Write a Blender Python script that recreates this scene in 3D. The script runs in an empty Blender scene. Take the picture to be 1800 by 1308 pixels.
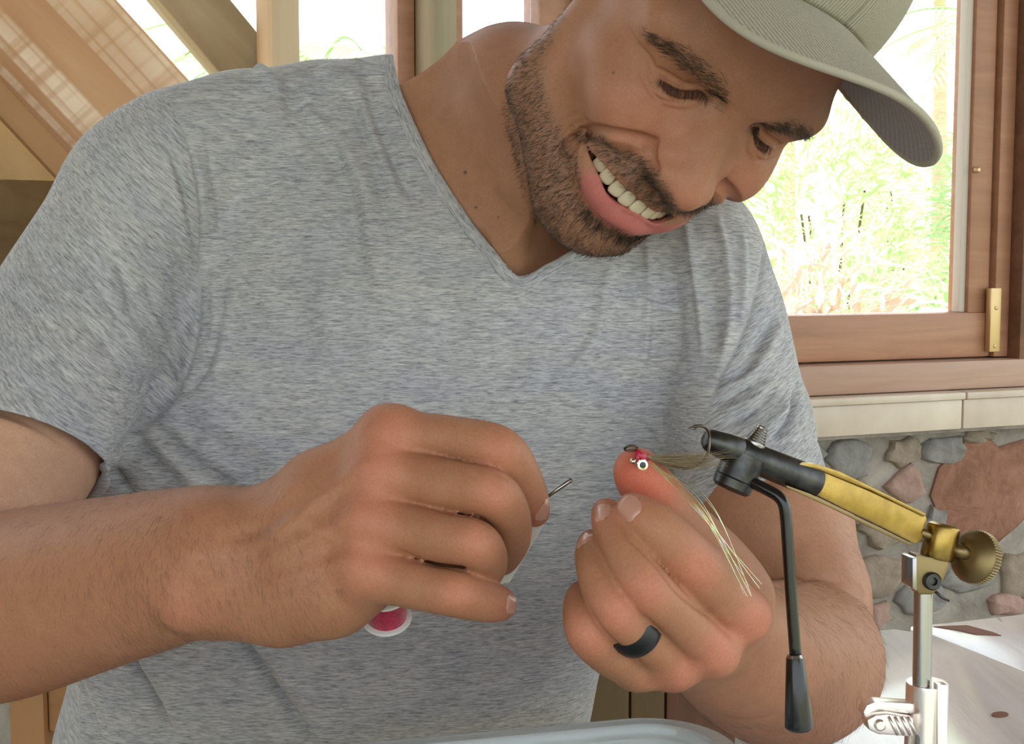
import bpy, bmesh, math, random
import numpy as np
from mathutils import Vector, Matrix

# ------------------------------------------------------------------ camera
F_PX = 2200.0                      # focal length in pixels of the 1800 x 1308 frame
CAM = np.array([0.0, 0.0, 1.02])
PITCH = math.radians(4.8)          # looking slightly down
RIGHT = np.array([1.0, 0.0, 0.0])
UP = np.array([0.0, math.sin(PITCH), math.cos(PITCH)])
FWD = np.array([0.0, math.cos(PITCH), -math.sin(PITCH)])
scene = bpy.context.scene
C = scene.collection
cam_data = bpy.data.cameras.new('camera')
cam = bpy.data.objects.new('camera', cam_data)
C.objects.link(cam)
cam.location = CAM
cam.rotation_euler = (math.pi / 2 - PITCH, 0, 0)
cam_data.sensor_width = 36.0
cam_data.lens = F_PX / 1800.0 * 36.0
cam_data.clip_start = 0.02
scene.camera = cam

# ------------------------------------------------------------------ world, sun, exposure
world = bpy.data.worlds.new('world')
scene.world = world
world.use_nodes = True
wn = world.node_tree
wn.nodes.clear()
w_out = wn.nodes.new('ShaderNodeOutputWorld')
w_bg = wn.nodes.new('ShaderNodeBackground')
w_bg.inputs['Color'].default_value = (0.87, 0.945, 1.0, 1)
w_bg.inputs['Strength'].default_value = 2.65
wn.links.new(w_bg.outputs[0], w_out.inputs[0])
sun_data = bpy.data.lights.new('sun', 'SUN')
sun_data.energy = 13.0
sun_data.angle = math.radians(1.0)
sun_data.color = (1.0, 0.95, 0.86)
sun = bpy.data.objects.new('sun', sun_data)
C.objects.link(sun)
sun.rotation_euler = (math.radians(-38), math.radians(18), 0)   # high, from behind the window wall
scene.view_settings.view_transform = 'Standard'
scene.view_settings.look = 'None'
scene.view_settings.gamma = 1.0
scene.view_settings.use_curve_mapping = False
scene.view_settings.exposure = 0.0

# ------------------------------------------------------------------ helpers
def at(px, py, d):
    """world point seen at pixel (px, py), d metres along the view axis"""
    return CAM + d * ((px - 900) / F_PX * RIGHT - (py - 654) / F_PX * UP + FWD)

def proj(p):
    q = np.asarray(p) - CAM
    x = q @ RIGHT; y = q @ UP; z = q @ FWD
    return np.stack([900 + F_PX * x / z, 654 - F_PX * y / z, z], -1)

def tag(o, label=None, cat=None, group=None, kind=None):
    if label: o['label'] = label
    if cat: o['category'] = cat
    if group: o['group'] = group
    if kind: o['kind'] = kind
    return o

def empty(name, loc=(0, 0, 0)):
    o = bpy.data.objects.new(name, None)
    o.empty_display_size = 0.02
    o.location = loc
    C.objects.link(o)
    return o

def link(name, me, mat=None, parent=None, smooth=True):
    """ONE mesh object; world-space coordinates stay put when parented"""
    o = bpy.data.objects.new(name, me)
    if mat is not None and not me.materials:
        me.materials.append(mat)
    if smooth:
        me.polygons.foreach_set('use_smooth', np.ones(len(me.polygons), bool))
    C.objects.link(o)
    if parent is not None:
        o.parent = parent
        p = parent
        off = Vector((0, 0, 0))
        while p is not None:
            off += p.location
            p = p.parent
        if off.length > 0:
            o.location = -off
    return o

def pydata(name, v, f, mat=None, parent=None, smooth=True):
    me = bpy.data.meshes.new(name)
    me.from_pydata([tuple(map(float, q)) for q in v], [], [tuple(q) for q in f])
    me.update()
    return link(name, me, mat, parent, smooth)

def np_mesh(name, V, Q):
    """fast mesh from arrays, Q is (n, 3) or (n, 4)"""
    me = bpy.data.meshes.new(name)
    n = Q.shape[1]
    me.vertices.add(len(V)); me.vertices.foreach_set('co', V.astype(np.float32).ravel())
    me.loops.add(Q.size); me.loops.foreach_set('vertex_index', Q.astype(np.int32).ravel())
    me.polygons.add(len(Q))
    me.polygons.foreach_set('loop_start', np.arange(0, Q.size, n, dtype=np.int32))
    me.update(calc_edges=True)

    return me

def set_color(me, name, col):
    a = me.color_attributes.new(name, 'FLOAT_COLOR', 'POINT')
    c = np.ones((len(me.vertices), 4), np.float32); c[:, :3] = col
    a.data.foreach_set('color', c.ravel())

def set_vec(me, name, v):
    a = me.attributes.new(name, 'FLOAT_VECTOR', 'POINT')
    a.data.foreach_set('vector', v.astype(np.float32).ravel())

def catmull(P, n=8):
    P = np.asarray(P, float)
    if len(P) < 3:
        t = np.linspace(0, 1, n + 1)[:, None]
        return P[0] * (1 - t) + P[-1] * t
    Q = np.vstack([2 * P[0] - P[1], P, 2 * P[-1] - P[-2]])
    out = []
    for i in range(1, len(Q) - 2):
        t = np.linspace(0, 1, n, endpoint=False)[:, None]
        a, b, c, d = Q[i - 1], Q[i], Q[i + 1], Q[i + 2]
        out.append(0.5 * (2 * b + (c - a) * t + (2 * a - 5 * b + 4 * c - d) * t ** 2 + (3 * b - a - 3 * c + d) * t ** 3))
    out.append(P[-1:])
    return np.vstack(out)

def tube_vf(P, R, sides=8, caps=True):
    """vertices and faces of a tube through P with radii R"""
    P = np.asarray(P, float); n = len(P)
    R = np.full(n, R, float) if np.isscalar(R) else np.asarray(R, float)
    T = np.gradient(P, axis=0); T /= np.linalg.norm(T, axis=1)[:, None] + 1e-12
    up = np.array([0, 0, 1.0]) if abs(T[0][2]) < 0.9 else np.array([1.0, 0, 0])
    V = []; F = []
    N = np.cross(T[0], up); N /= np.linalg.norm(N)
    for i in range(n):
        N = N - T[i] * (N @ T[i]); N /= np.linalg.norm(N) + 1e-12
        B = np.cross(T[i], N)
        for k in range(sides):
            a = 2 * math.pi * k / sides
            V.append(P[i] + R[i] * (math.cos(a) * N + math.sin(a) * B))
    for i in range(n - 1):
        for k in range(sides):
            k2 = (k + 1) % sides
            F.append((i * sides + k, i * sides + k2, (i + 1) * sides + k2, (i + 1) * sides + k))
    if caps:
        F.append(tuple(range(sides - 1, -1, -1))); F.append(tuple((n - 1) * sides + k for k in range(sides)))
    return V, F

def tube(name, P, R, mat, parent=None, sides=10):
    V, F = tube_vf(P, R, sides)
    return pydata(name, V, F, mat, parent)

def frame_axis(axis):
    a = np.asarray(axis, float); a = a / np.linalg.norm(a)
    h = np.array([0, 0, 1.0]) if abs(a[2]) < 0.9 else np.array([1.0, 0, 0])
    u = np.cross(h, a); u /= np.linalg.norm(u)
    return a, u, np.cross(a, u)

def lathe(name, base, axis, prof, mat, parent=None, sides=32, smooth=True):
    """profile of (distance along axis, radius) turned round the axis"""
    a, u, w = frame_axis(axis)
    base = np.asarray(base, float)
    V = []; F = []
    for s, r in prof:
        for k in range(sides):
            t = 2 * math.pi * k / sides
            V.append(base + a * s + r * (math.cos(t) * u + math.sin(t) * w))
    n = len(prof)
    for i in range(n - 1):
        for k in range(sides):
            k2 = (k + 1) % sides
            F.append((i * sides + k, i * sides + k2, (i + 1) * sides + k2, (i + 1) * sides + k))
    F.append(tuple(range(sides - 1, -1, -1))); F.append(tuple((n - 1) * sides + k for k in range(sides)))
    o = pydata(name, V, F, mat, parent, smooth)
    if smooth: sharp(o)
    return o

def sharp(o, deg=35):
    bm = bmesh.new(); bm.from_mesh(o.data)
    bmesh.ops.recalc_face_normals(bm, faces=bm.faces)
    lim = math.radians(deg)
    for e in bm.edges:
        e.smooth = not (len(e.link_faces) == 2 and e.calc_face_angle(0) > lim)
    bm.to_mesh(o.data); bm.free()

def box_bm(size, bevel=0.0, seg=2, mtx=None):
    bm = bmesh.new()
    bmesh.ops.create_cube(bm, size=1)
    bmesh.ops.scale(bm, vec=size, verts=bm.verts)
    if bevel > 0:
        bmesh.ops.bevel(bm, geom=bm.edges[:], offset=bevel, segments=seg, affect='EDGES', profile=0.6)
    if mtx is not None:
        bmesh.ops.transform(bm, matrix=mtx, verts=bm.verts)
    return bm

def bm_obj(name, bm, mat, parent=None, smooth=True, deg=35):
    me = bpy.data.meshes.new(name); bm.to_mesh(me); bm.free()
    o = link(name, me, mat, parent, smooth)
    if smooth: sharp(o, deg)
    return o

def prism(name, outline, depth_vec, mat, parent=None, bevel=0.0):
    """polygon of world points pushed along depth_vec"""
    bm = bmesh.new()
    vs = [bm.verts.new(tuple(p)) for p in outline]
    f = bm.faces.new(vs)
    r = bmesh.ops.extrude_face_region(bm, geom=[f])
    bmesh.ops.translate(bm, vec=tuple(depth_vec), verts=[v for v in r['geom'] if isinstance(v, bmesh.types.BMVert)])
    bmesh.ops.recalc_face_normals(bm, faces=bm.faces)
    if bevel > 0:
        bmesh.ops.bevel(bm, geom=bm.edges[:], offset=bevel, segments=2, affect='EDGES', profile=0.6)
    return bm_obj(name, bm, mat, parent)

class NT:
    """small node-tree builder"""
    def __init__(self, name, rough=0.6, metal=0.0, color=None):
        self.m = bpy.data.materials.new(name); self.m.use_nodes = True
        self.t = self.m.node_tree; self.n = self.t.nodes
        self.b = self.n['Principled BSDF']
        self.b.inputs['Roughness'].default_value = rough
        self.b.inputs['Metallic'].default_value = metal
        if color: self.b.inputs['Base Color'].default_value = (*color, 1)
    def add(self, typ, **kw):
        nd = self.n.new('ShaderNode' + typ)
        for k, v in kw.items():
            if k in nd.inputs: nd.inputs[k].default_value = v
            else: setattr(nd, k, v)
        return nd
    def lk(self, a, b): self.t.links.new(a, b)
    def coords(self, scale=(1, 1, 1), rot=(0, 0, 0), src='Object'):
        tc = self.add('TexCoord'); mp = self.add('Mapping')
        mp.inputs['Scale'].default_value = scale; mp.inputs['Rotation'].default_value = rot
        self.lk(tc.outputs[src], mp.inputs['Vector'])
        return mp.outputs[0]
    def attr(self, name, out='Vector', scale=(1, 1, 1)):
        a = self.add('Attribute', attribute_name=name)
        if out == 'Color': return a.outputs['Color']
        mp = self.add('Mapping'); mp.inputs['Scale'].default_value = scale
        self.lk(a.outputs['Vector'], mp.inputs['Vector'])
        return mp.outputs[0]
    def noise(self, vec, scale, detail=4, rough=0.55, dist=0.0):
        n = self.add('TexNoise'); n.inputs['Scale'].default_value = scale; n.inputs['Detail'].default_value = detail
        n.inputs['Roughness'].default_value = rough; n.inputs['Distortion'].default_value = dist
        self.lk(vec, n.inputs['Vector'])
        return n.outputs[0]
    def ramp(self, fac, stops):
        r = self.add('ValToRGB'); e = r.color_ramp.elements
        while len(e) < len(stops): e.new(0.5)
        for q, (p, c) in zip(e, stops):
            q.position = p; q.color = (*c, 1) if len(c) == 3 else c
        self.lk(fac, r.inputs[0])
        return r.outputs[0]
    def mix(self, fac, a, b, mode='MIX'):
        m = self.add('Mix', data_type='RGBA', blend_type=mode)
        for s, v in ((0, fac), (6, a), (7, b)):
            if hasattr(v, 'is_linked') or hasattr(v, 'links'): self.lk(v, m.inputs[s])
            elif s == 0: m.inputs[0].default_value = v
            else: m.inputs[s].default_value = (*v, 1)
        return m.outputs[2]
    def base(self, col): self.lk(col, self.b.inputs['Base Color'])
    def bump(self, h, strength=0.3, dist=0.001):
        b = self.add('Bump'); b.inputs['Strength'].default_value = strength; b.inputs['Distance'].default_value = dist
        self.lk(h, b.inputs['Height']); self.lk(b.outputs[0], self.b.inputs['Normal'])
    def set(self, **kw):
        for k, v in kw.items(): self.b.inputs[k.replace('_', ' ')].default_value = v
        return self

# ------------------------------------------------------------------ smooth-union sculpting (signed distance grid -> one surface)
class Field:
    def __init__(s, lo, hi, h):
        s.lo = np.asarray(lo, np.float32); s.h = h
        s.n = np.ceil((np.asarray(hi) - np.asarray(lo)) / h).astype(int) + 1
        s.F = np.full(s.n, 30 * h, np.float32)
        s.ax = [s.lo[i] + h * np.arange(s.n[i], dtype=np.float32) for i in range(3)]
    def sub(s, lo, hi):
        a = np.clip(np.floor((np.asarray(lo) - s.lo) / s.h).astype(int), 0, s.n)
        b = np.clip(np.ceil((np.asarray(hi) - s.lo) / s.h).astype(int) + 1, 0, s.n)
        if (b - a).min() <= 0: return None
        sl = tuple(slice(i, j) for i, j in zip(a, b))
        return sl, (s.ax[0][sl[0]][:, None, None], s.ax[1][sl[1]][None, :, None], s.ax[2][sl[2]][None, None, :])
    def put(s, sl, d, k, op):
        A = s.F[sl]
        if op == 'sub':
            d = -d
            if k <= 0: s.F[sl] = np.maximum(A, d); return
            h = np.clip(0.5 - 0.5 * (d - A) / k, 0, 1)
            s.F[sl] = d * (1 - h) + A * h + k * h * (1 - h)
        elif op == 'add':
            if k <= 0: s.F[sl] = np.minimum(A, d); return
            h = np.clip(0.5 + 0.5 * (d - A) / k, 0, 1)
            s.F[sl] = d * (1 - h) + A * h - k * h * (1 - h)
    def ell(s, c, r, k=0.0, op='add', R=None):
        c = np.asarray(c, float); r = np.asarray(r, float) * np.ones(3)
        R = np.eye(3) if R is None else np.asarray(R, float)       # columns are the axes
        ext = np.sqrt(((R * r) ** 2).sum(1)) + k + 3 * s.h
        q = s.sub(c - ext, c + ext)
        if q is None: return
        sl, (x, y, z) = q
        x = x - c[0]; y = y - c[1]; z = z - c[2]
        L = [(x * R[0, i] + y * R[1, i] + z * R[2, i]) for i in range(3)]
        k0 = np.sqrt(sum((L[i] / r[i]) ** 2 for i in range(3)))
        k1 = np.sqrt(sum((L[i] / r[i] ** 2) ** 2 for i in range(3)))
        s.put(sl, (k0 * (k0 - 1) / np.maximum(k1, 1e-9)).astype(np.float32), k, op)
    def cone(s, a, b, ra, rb, k=0.0, op='add', flat=None):
        a = np.asarray(a, float); b = np.asarray(b, float); m = max(ra, rb)
        if flat is not None: m = m * max(1, flat[1])
        ext = m + k + 3 * s.h
        q = s.sub(np.minimum(a, b) - ext, np.maximum(a, b) + ext)
        if q is None: return
        sl, (x, y, z) = q
        x = x - a[0]; y = y - a[1]; z = z - a[2]
        e = b - a; t = np.clip((x * e[0] + y * e[1] + z * e[2]) / max(e @ e, 1e-12), 0, 1)
        x = x - e[0] * t; y = y - e[1] * t; z = z - e[2] * t
        d2 = x * x + y * y + z * z
        sc = 1.0
        if flat is not None:                                       # (direction, factor): thickness along direction times factor
            n = np.asarray(flat[0], float); n = n / np.linalg.norm(n); g = flat[1]
            dn = x * n[0] + y * n[1] + z * n[2]
            d2 = d2 - dn * dn + (dn / g) ** 2
            sc = min(1.0, g)
        s.put(sl, ((np.sqrt(np.maximum(d2, 0)) - (ra + (rb - ra) * t)) * sc).astype(np.float32), k, op)
    def chain(s, pts, rad, k=0.0, op='add', flat=None):
        for i in range(len(pts) - 1):
            s.cone(pts[i], pts[i + 1], rad[i], rad[i + 1], k, op, flat)
    def blur(s, r, times=2):
        """soften everything put down so far (box filter of half-width r cells)"""
        for _ in range(times):
            for ax in range(3):
                n = s.F.shape[ax]; pad = [(0, 0)] * 3; pad[ax] = (r, r)
                A = np.pad(s.F, pad, mode='edge'); sl = [slice(None)] * 3
                acc = np.zeros_like(s.F)
                for j in range(2 * r + 1):
                    sl[ax] = slice(j, j + n); acc += A[tuple(sl)]
                acc /= 2 * r + 1; s.F = acc
    def value(s, P):
        """trilinear sample"""
        g = (np.asarray(P, float) - s.lo) / s.h
        i = np.clip(np.floor(g).astype(int), 0, s.n - 2); f = np.clip(g - i, 0, 1)
        out = 0
        for dx in (0, 1):
            for dy in (0, 1):
                for dz in (0, 1):
                    w = (f[..., 0] if dx else 1 - f[..., 0]) * (f[..., 1] if dy else 1 - f[..., 1]) * (f[..., 2] if dz else 1 - f[..., 2])
                    out = out + w * s.F[i[..., 0] + dx, i[..., 1] + dy, i[..., 2] + dz]
        return out
    def mesh(s):
        F = s.F; I = F < 0; n = s.n
        c = [I[a:n[0] - 1 + a, b:n[1] - 1 + b, d:n[2] - 1 + d] for a in (0, 1) for b in (0, 1) for d in (0, 1)]
        anyi = c[0].copy(); alli = c[0].copy()
        for q in c[1:]: anyi |= q; alli &= q
        act = anyi & ~alli
        idx = np.argwhere(act)
        num = np.full(act.shape, -1, np.int32); num[act] = np.arange(len(idx), dtype=np.int32)
        off = np.array([(a, b, d) for a in (0, 1) for b in (0, 1) for d in (0, 1)])
        val = np.stack([F[tuple((idx + o).T)] for o in off], 1)
        S = np.zeros((len(idx), 3)); W = np.zeros(len(idx))
        for i in range(8):
            for j in range(i + 1, 8):
                if np.abs(off[i] - off[j]).sum() != 1: continue
                m = (val[:, i] < 0) != (val[:, j] < 0)
                t = val[m, i] / (val[m, i] - val[m, j])
                S[m] += off[i] + t[:, None] * (off[j] - off[i]); W[m] += 1
        V = (idx + S / W[:, None]) * s.h + s.lo
        Q = []
        for ax in range(3):
            o1 = [slice(None)] * 3; o2 = [slice(None)] * 3
            o1[ax] = slice(0, -1); o2[ax] = slice(1, None)
            A = I[tuple(o1)]; B = I[tuple(o2)]
            e = np.argwhere(A != B); u, w = (ax + 1) % 3, (ax + 2) % 3
            ok = (e[:, u] > 0) & (e[:, w] > 0) & (e[:, u] < n[u] - 1) & (e[:, w] < n[w] - 1)
            e = e[ok]; ins = A[tuple(e.T)]
            du = np.zeros(3, int); du[u] = 1; dw = np.zeros(3, int); dw[w] = 1
            q = np.stack([num[tuple((e - du - dw).T)], num[tuple((e - dw).T)], num[tuple(e.T)], num[tuple((e - du).T)]], 1)
            q[~ins] = q[~ins][:, ::-1]
            Q.append(q)
        Q = np.vstack(Q); Q = Q[(Q >= 0).all(1)]
        return V, Q

def normals(V, Q):
    a = V[Q[:, 2]] - V[Q[:, 0]]; b = V[Q[:, 3]] - V[Q[:, 1]]
    fn = np.cross(a, b); N = np.zeros_like(V)
    for i in range(4): np.add.at(N, Q[:, i], fn)
    return N / (np.linalg.norm(N, axis=1)[:, None] + 1e-12)

def smooth_mesh(V, Q, it=1, lam=0.5):
    E = np.vstack([Q[:, [0, 1]], Q[:, [1, 2]], Q[:, [2, 3]], Q[:, [3, 0]]])
    for _ in range(it):
        S = np.zeros_like(V); n = np.zeros(len(V))
        for a, b in ((0, 1), (1, 0)):
            for j in range(3): S[:, j] += np.bincount(E[:, a], V[E[:, b], j], len(V))
            n += np.bincount(E[:, a], minlength=len(V))
        V = V + lam * (S / np.maximum(n, 1)[:, None] - V)
    return V

def seg_dist(V, P):
    """distance from each V to the polyline P, and the position 0..1 along it"""
    best = np.full(len(V), 1e9); tt = np.zeros(len(V)); m = len(P) - 1
    for i in range(m):
        e = P[i + 1] - P[i]; w = V - P[i]
        t = np.clip(w @ e / max(e @ e, 1e-15), 0, 1)
        d = np.linalg.norm(w - t[:, None] * e, axis=1)
        k = d < best; best[k] = d[k]; tt[k] = (i + t[k]) / m
    return best, tt

def crease(V, N, P, amp, width, D, taper=True, sharp_v=False):
    """add a ridge (amp > 0) or groove (amp < 0) along P to the displacement D"""
    P = np.asarray(P, float); r = 3 * width
    lo = P.min(0) - r; hi = P.max(0) + r
    m = np.where(((V >= lo) & (V <= hi)).all(1))[0]
    if len(m) == 0: return
    d, t = seg_dist(V[m], P)
    w = np.exp(-(d / width) ** 2) if amp > 0 or not sharp_v else np.exp(-1.25 * d / width)
    if taper: w = w * np.clip(np.minimum(t, 1 - t) * 5, 0.0, 1) ** 0.7
    D[m] += amp * w

def hair_mesh(name, roots, dirs, length, r0, curl, mat, parent, rng, bend=None):
    """many thin tapered strands as one mesh: three-sided, three rings"""
    n = len(roots)
    L = length * rng.uniform(0.6, 1.25, n)
    dirs = dirs / (np.linalg.norm(dirs, axis=1)[:, None] + 1e-12)
    side = np.cross(dirs, rng.normal(size=(n, 3))); side /= np.linalg.norm(side, axis=1)[:, None] + 1e-12
    oth = np.cross(dirs, side)
    bend = np.zeros((n, 3)) if bend is None else bend
    V = np.zeros((n, 7, 3))
    sw = rng.normal(size=n) * curl
    for j, (t, rr) in enumerate(((0.0, 1.0), (0.5, 0.8))):
        c = roots + dirs * (L * t)[:, None] + (side * (sw * t * t)[:, None] + bend * (t * t)) * L[:, None]
        for k in range(3):
            a = 2 * math.pi * k / 3
            V[:, j * 3 + k] = c + r0 * rr * (math.cos(a) * side + math.sin(a) * oth)
    V[:, 6] = roots + dirs * L[:, None] + (side * sw[:, None] + bend) * L[:, None]
    b = (np.arange(n) * 7)[:, None]
    tri = []
    for k in range(3):
        k2 = (k + 1) % 3
        tri += [(k, k2, 3 + k2), (k, 3 + k2, 3 + k), (3 + k, 3 + k2, 6)]
    T = (b[:, :, None] + np.array(tri)[None]).reshape(-1, 3)
    me = np_mesh(name, V.reshape(-1, 3), T)
    return link(name, me, mat, parent)
# ------------------------------------------------------------------ the room: a timber and stone hut, open behind the camera
WALL_A = math.radians(22)                                          # the window wall runs away to the right
WT = np.array([math.cos(WALL_A), math.sin(WALL_A), 0.0])           # along the wall
WN = np.array([math.sin(WALL_A), -math.cos(WALL_A), 0.0])          # out of the wall, into the room
W0 = at(1600, 650, 2.0)
def on_wall(px, py, off=0.0):
    """point of the sight line on the wall plane, moved off metres into the room"""
    d = (px - 900) / F_PX * RIGHT - (py - 654) / F_PX * UP + FWD
    t = ((W0 + WN * off - CAM) @ WN) / (d @ WN)
    return CAM + d * t
def wall_st(px, py, off=0.0):
    p = on_wall(px, py, off); return (p - W0) @ WT, p[2]
def wpt(s, z, off=0.0): return W0 * (1, 1, 0) + WT * s + WN * off + np.array([0, 0, z])
def on_level(px, py, z):
    d = (px - 900) / F_PX * RIGHT - (py - 654) / F_PX * UP + FWD
    return CAM + d * ((z - CAM[2]) / d[2])

def wood(name, dark, light, grain=1.0, rough=0.55, streak=None, coat=0.0):
    t = NT(name, rough=rough)
    v = t.coords((3.0 * grain, 38 * grain, 38 * grain)); v2 = t.coords((1.2, 9, 9)); v3 = t.coords((90, 240, 240))
    a = t.noise(v, 1.0, 6, 0.62, 1.2); b = t.noise(v2, 1.0, 3, 0.5, 2.0); c = t.noise(v3, 1.0, 2)
    m = t.mix(0.45, a, b)
    col = t.ramp(m, [(0.32, dark), (0.5, tuple(0.5 * (p + q) for p, q in zip(dark, light))), (0.66, light)])
    if streak:                                                     # pale saw marks along and across the board
        w1 = t.noise(t.coords((0.8, 60, 60)), 1.0, 2, 0.5); w2 = t.noise(t.coords((70, 3, 3)), 1.0, 2, 0.5); w3 = t.noise(t.coords((2, 5, 5)), 1.0, 2)
        mm = t.add('Math', operation='MULTIPLY'); r1 = t.ramp(w1, [(0.50, (0, 0, 0)), (0.58, (1, 1, 1))]); r2 = t.ramp(w2, [(0.36, (0.35, 0.35, 0.35)), (0.52, (1, 1, 1))])
        t.lk(r1, mm.inputs[0]); t.lk(r2, mm.inputs[1])
        m3 = t.add('Math', operation='MULTIPLY'); t.lk(mm.outputs[0], m3.inputs[0]); t.lk(t.ramp(w3, [(0.32, (0, 0, 0)), (0.5, (1, 1, 1))]), m3.inputs[1])
        col = t.mix(m3.outputs[0], col, streak)
    t.base(col)
    t.bump(t.mix(0.5, a, c), 0.25, 0.0015)
    if coat: t.set(Coat_Weight=coat, Coat_Roughness=0.15)
    return t.m
M_sash = wood('red_brown_window_timber', (0.34, 0.155, 0.082), (0.52, 0.27, 0.155), 0.8, 0.45)
M_frame = wood('dark_window_frame_timber', (0.13, 0.055, 0.03), (0.24, 0.11, 0.06), 0.8, 0.5)
M_sill = wood('pale_sill_timber', (0.40, 0.235, 0.16), (0.54, 0.36, 0.27), 0.8, 0.5)
M_board = wood('orange_sawn_board', (0.46, 0.23, 0.105), (0.70, 0.43, 0.235), 0.35, 0.7, streak=(0.84, 0.66, 0.48))
M_grey = wood('weathered_grey_beam', (0.24, 0.20, 0.125), (0.44, 0.39, 0.27), 0.4, 0.8)
M_pale = wood('pale_post_timber', (0.48, 0.36, 0.22), (0.68, 0.55, 0.39), 0.4, 0.75)
M_pine = wood('pine_board', (0.33, 0.16, 0.06), (0.48, 0.25, 0.105), 0.5, 0.6)
M_brown = wood('old_brown_plank', (0.10, 0.065, 0.03), (0.22, 0.15, 0.07), 0.5, 0.7)

def beam(name, a, b, wdir, width, depth, mat, parent=None, bevel=0.004):
    """a squared timber from a to b; width along wdir, depth along the other side; grain runs along its length"""
    a = np.asarray(a, float); b = np.asarray(b, float)
    x = b - a; L = np.linalg.norm(x); x /= L
    w = np.asarray(wdir, float); w = w - x * (w @ x); w /= np.linalg.norm(w); n = np.cross(x, w)
    bm = box_bm((L, width, depth), bevel, 2)
    o = bm_obj(name, bm, mat, None)
    M = Matrix(((x[0], w[0], n[0], 0), (x[1], w[1], n[1], 0), (x[2], w[2], n[2], 0), (0, 0, 0, 1)))
    c = (a + b) / 2
    if parent is not None:
        o.parent = parent; o.matrix_parent_inverse = parent.matrix_basis.inverted()
    o.matrix_basis = Matrix.Translation(Vector(c)) @ M
    return o

def plaster(name, c1, c2, sc=6):
    t = NT(name, rough=0.9); v = t.coords()
    n = t.noise(v, sc, 8, 0.65, 0.5)
    t.base(t.ramp(n, [(0.3, c1), (0.7, c2)])); t.bump(n, 0.6, 0.01)
    return t.m
M_mortar = plaster('grey_mortar', (0.20, 0.17, 0.14), (0.44, 0.40, 0.34), 14)
M_tan = plaster('tan_plaster', (0.30, 0.21, 0.10), (0.44, 0.34, 0.19), 5)

# key lines of the right window, measured along (s) and up (z) the wall
s_gl, z_gl = wall_st(1705, 549); s_st, _ = wall_st(1742, 560); s_fr, _ = wall_st(1765, 560)
z_rail = wall_st(1720, 628)[1]; z_led = wall_st(1650, 692, 0.066)[1]; z_sill = z_led + 0.001; z_tile_b = wall_st(1650, 757, 0.058)[1]; z_tile_t = z_led - 0.016
s_gl_l = wall_st(1180, 500)[0]; TOP = 2.45
s_post_l = wall_st(455, 60)[0]; s_post_r = wall_st(503, 60)[0]; s_w2a = wall_st(503, 60)[0]; s_w2b = wall_st(698, 60)[0]
s_m1 = wall_st(730, 60)[0]; s_m2 = wall_st(772, 60)[0]; s_m3 = wall_st(815, 60)[0]
s_w3b = s_gl_l - 0.16
Z_W2 = wall_st(600, 330)[1]                                        # foot of the left windows, behind his shoulder

floor_t = NT('earth_brown_floor', rough=0.8); _v = floor_t.coords((1, 1, 1)); floor_t.base(floor_t.ramp(floor_t.noise(_v, 5, 6), [(0.3, (0.10, 0.075, 0.05)), (0.7, (0.20, 0.16, 0.11))]))
def slab(name, s0, s1, z0, z1, o0, o1, mat, parent=None, bevel=0.0):
    """block of the wall between two stations, two heights and two offsets"""
    c = wpt((s0 + s1) / 2, (z0 + z1) / 2, (o0 + o1) / 2)
    bm = box_bm((abs(s1 - s0), abs(o1 - o0), abs(z1 - z0)), bevel, 2)
    o = bm_obj(name, bm, mat, None)
    if parent is not None: o.parent = parent; o.matrix_parent_inverse = parent.matrix_basis.inverted()
    o.matrix_basis = Matrix.Translation(Vector(c)) @ Matrix.Rotation(WALL_A, 4, 'Z')
    return o
fl = bm_obj('floor', box_bm((6.4, 7.0, 0.1), 0, 1, Matrix.Translation((0, 1.2, -0.05))), floor_t.m); tag(fl, 'dark earthy brown floor of the hut', kind='structure')
M_ceil = wood('brown_ceiling_boards', (0.16, 0.09, 0.045), (0.30, 0.18, 0.10), 0.5, 0.7)
ce = prism('ceiling', [np.array((*p, TOP)) for p in (wpt(-3.0, 0, -0.35)[:2], wpt(2.3, 0, -0.35)[:2], (2.9, -2.4), (-3.1, -2.4))], (0, 0, 0.08), M_ceil); tag(ce, 'brown boarded ceiling above the room, carried back unseen to block the high sky', kind='structure')  # out of view; carried past the camera to shut out high sky light
M_limewash = plaster('limewashed_wall', (0.34, 0.29, 0.22), (0.46, 0.41, 0.33), 4)
for nm, x in (('wall_left_added', -1.75),):  # unseen wall added to narrow the light from the open front
    yy = wpt((x - W0[0]) / WT[0], 0)[1]
    o = bm_obj(nm, box_bm((0.12, yy + 1.0, TOP), 0, 1, Matrix.Translation((x + (-0.06 if x < 0 else 0.06), (yy - 1.0) / 2, TOP / 2))), M_limewash)
    tag(o, 'limewashed unseen side wall added to narrow the light at the ' + ('left' if x < 0 else 'right'), kind='structure')
# wall masonry around the openings
wall = tag(slab('wall_back', -3.0, 2.2, 0.0, z_tile_b, -0.30, 0.0, M_mortar), 'rough grey stone wall below the windows', kind='structure')
slab('wall_panel', s_fr + 0.16, 2.2, z_tile_b, TOP, -0.07, 0.0, M_tan, wall)
_o = prism('wall_panel', [on_wall(x, y, -0.07) for x, y in ((-900, -830), (250, 310), (300, 700), (-900, 700))], WN * 0.07, M_tan); _o.parent = wall; _o.matrix_parent_inverse = wall.matrix_basis.inverted()
slab('wall_panel', s_post_l - 0.55, s_gl_l - 0.16, z_tile_b, Z_W2, -0.07, 0.0, M_tan, wall)

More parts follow.
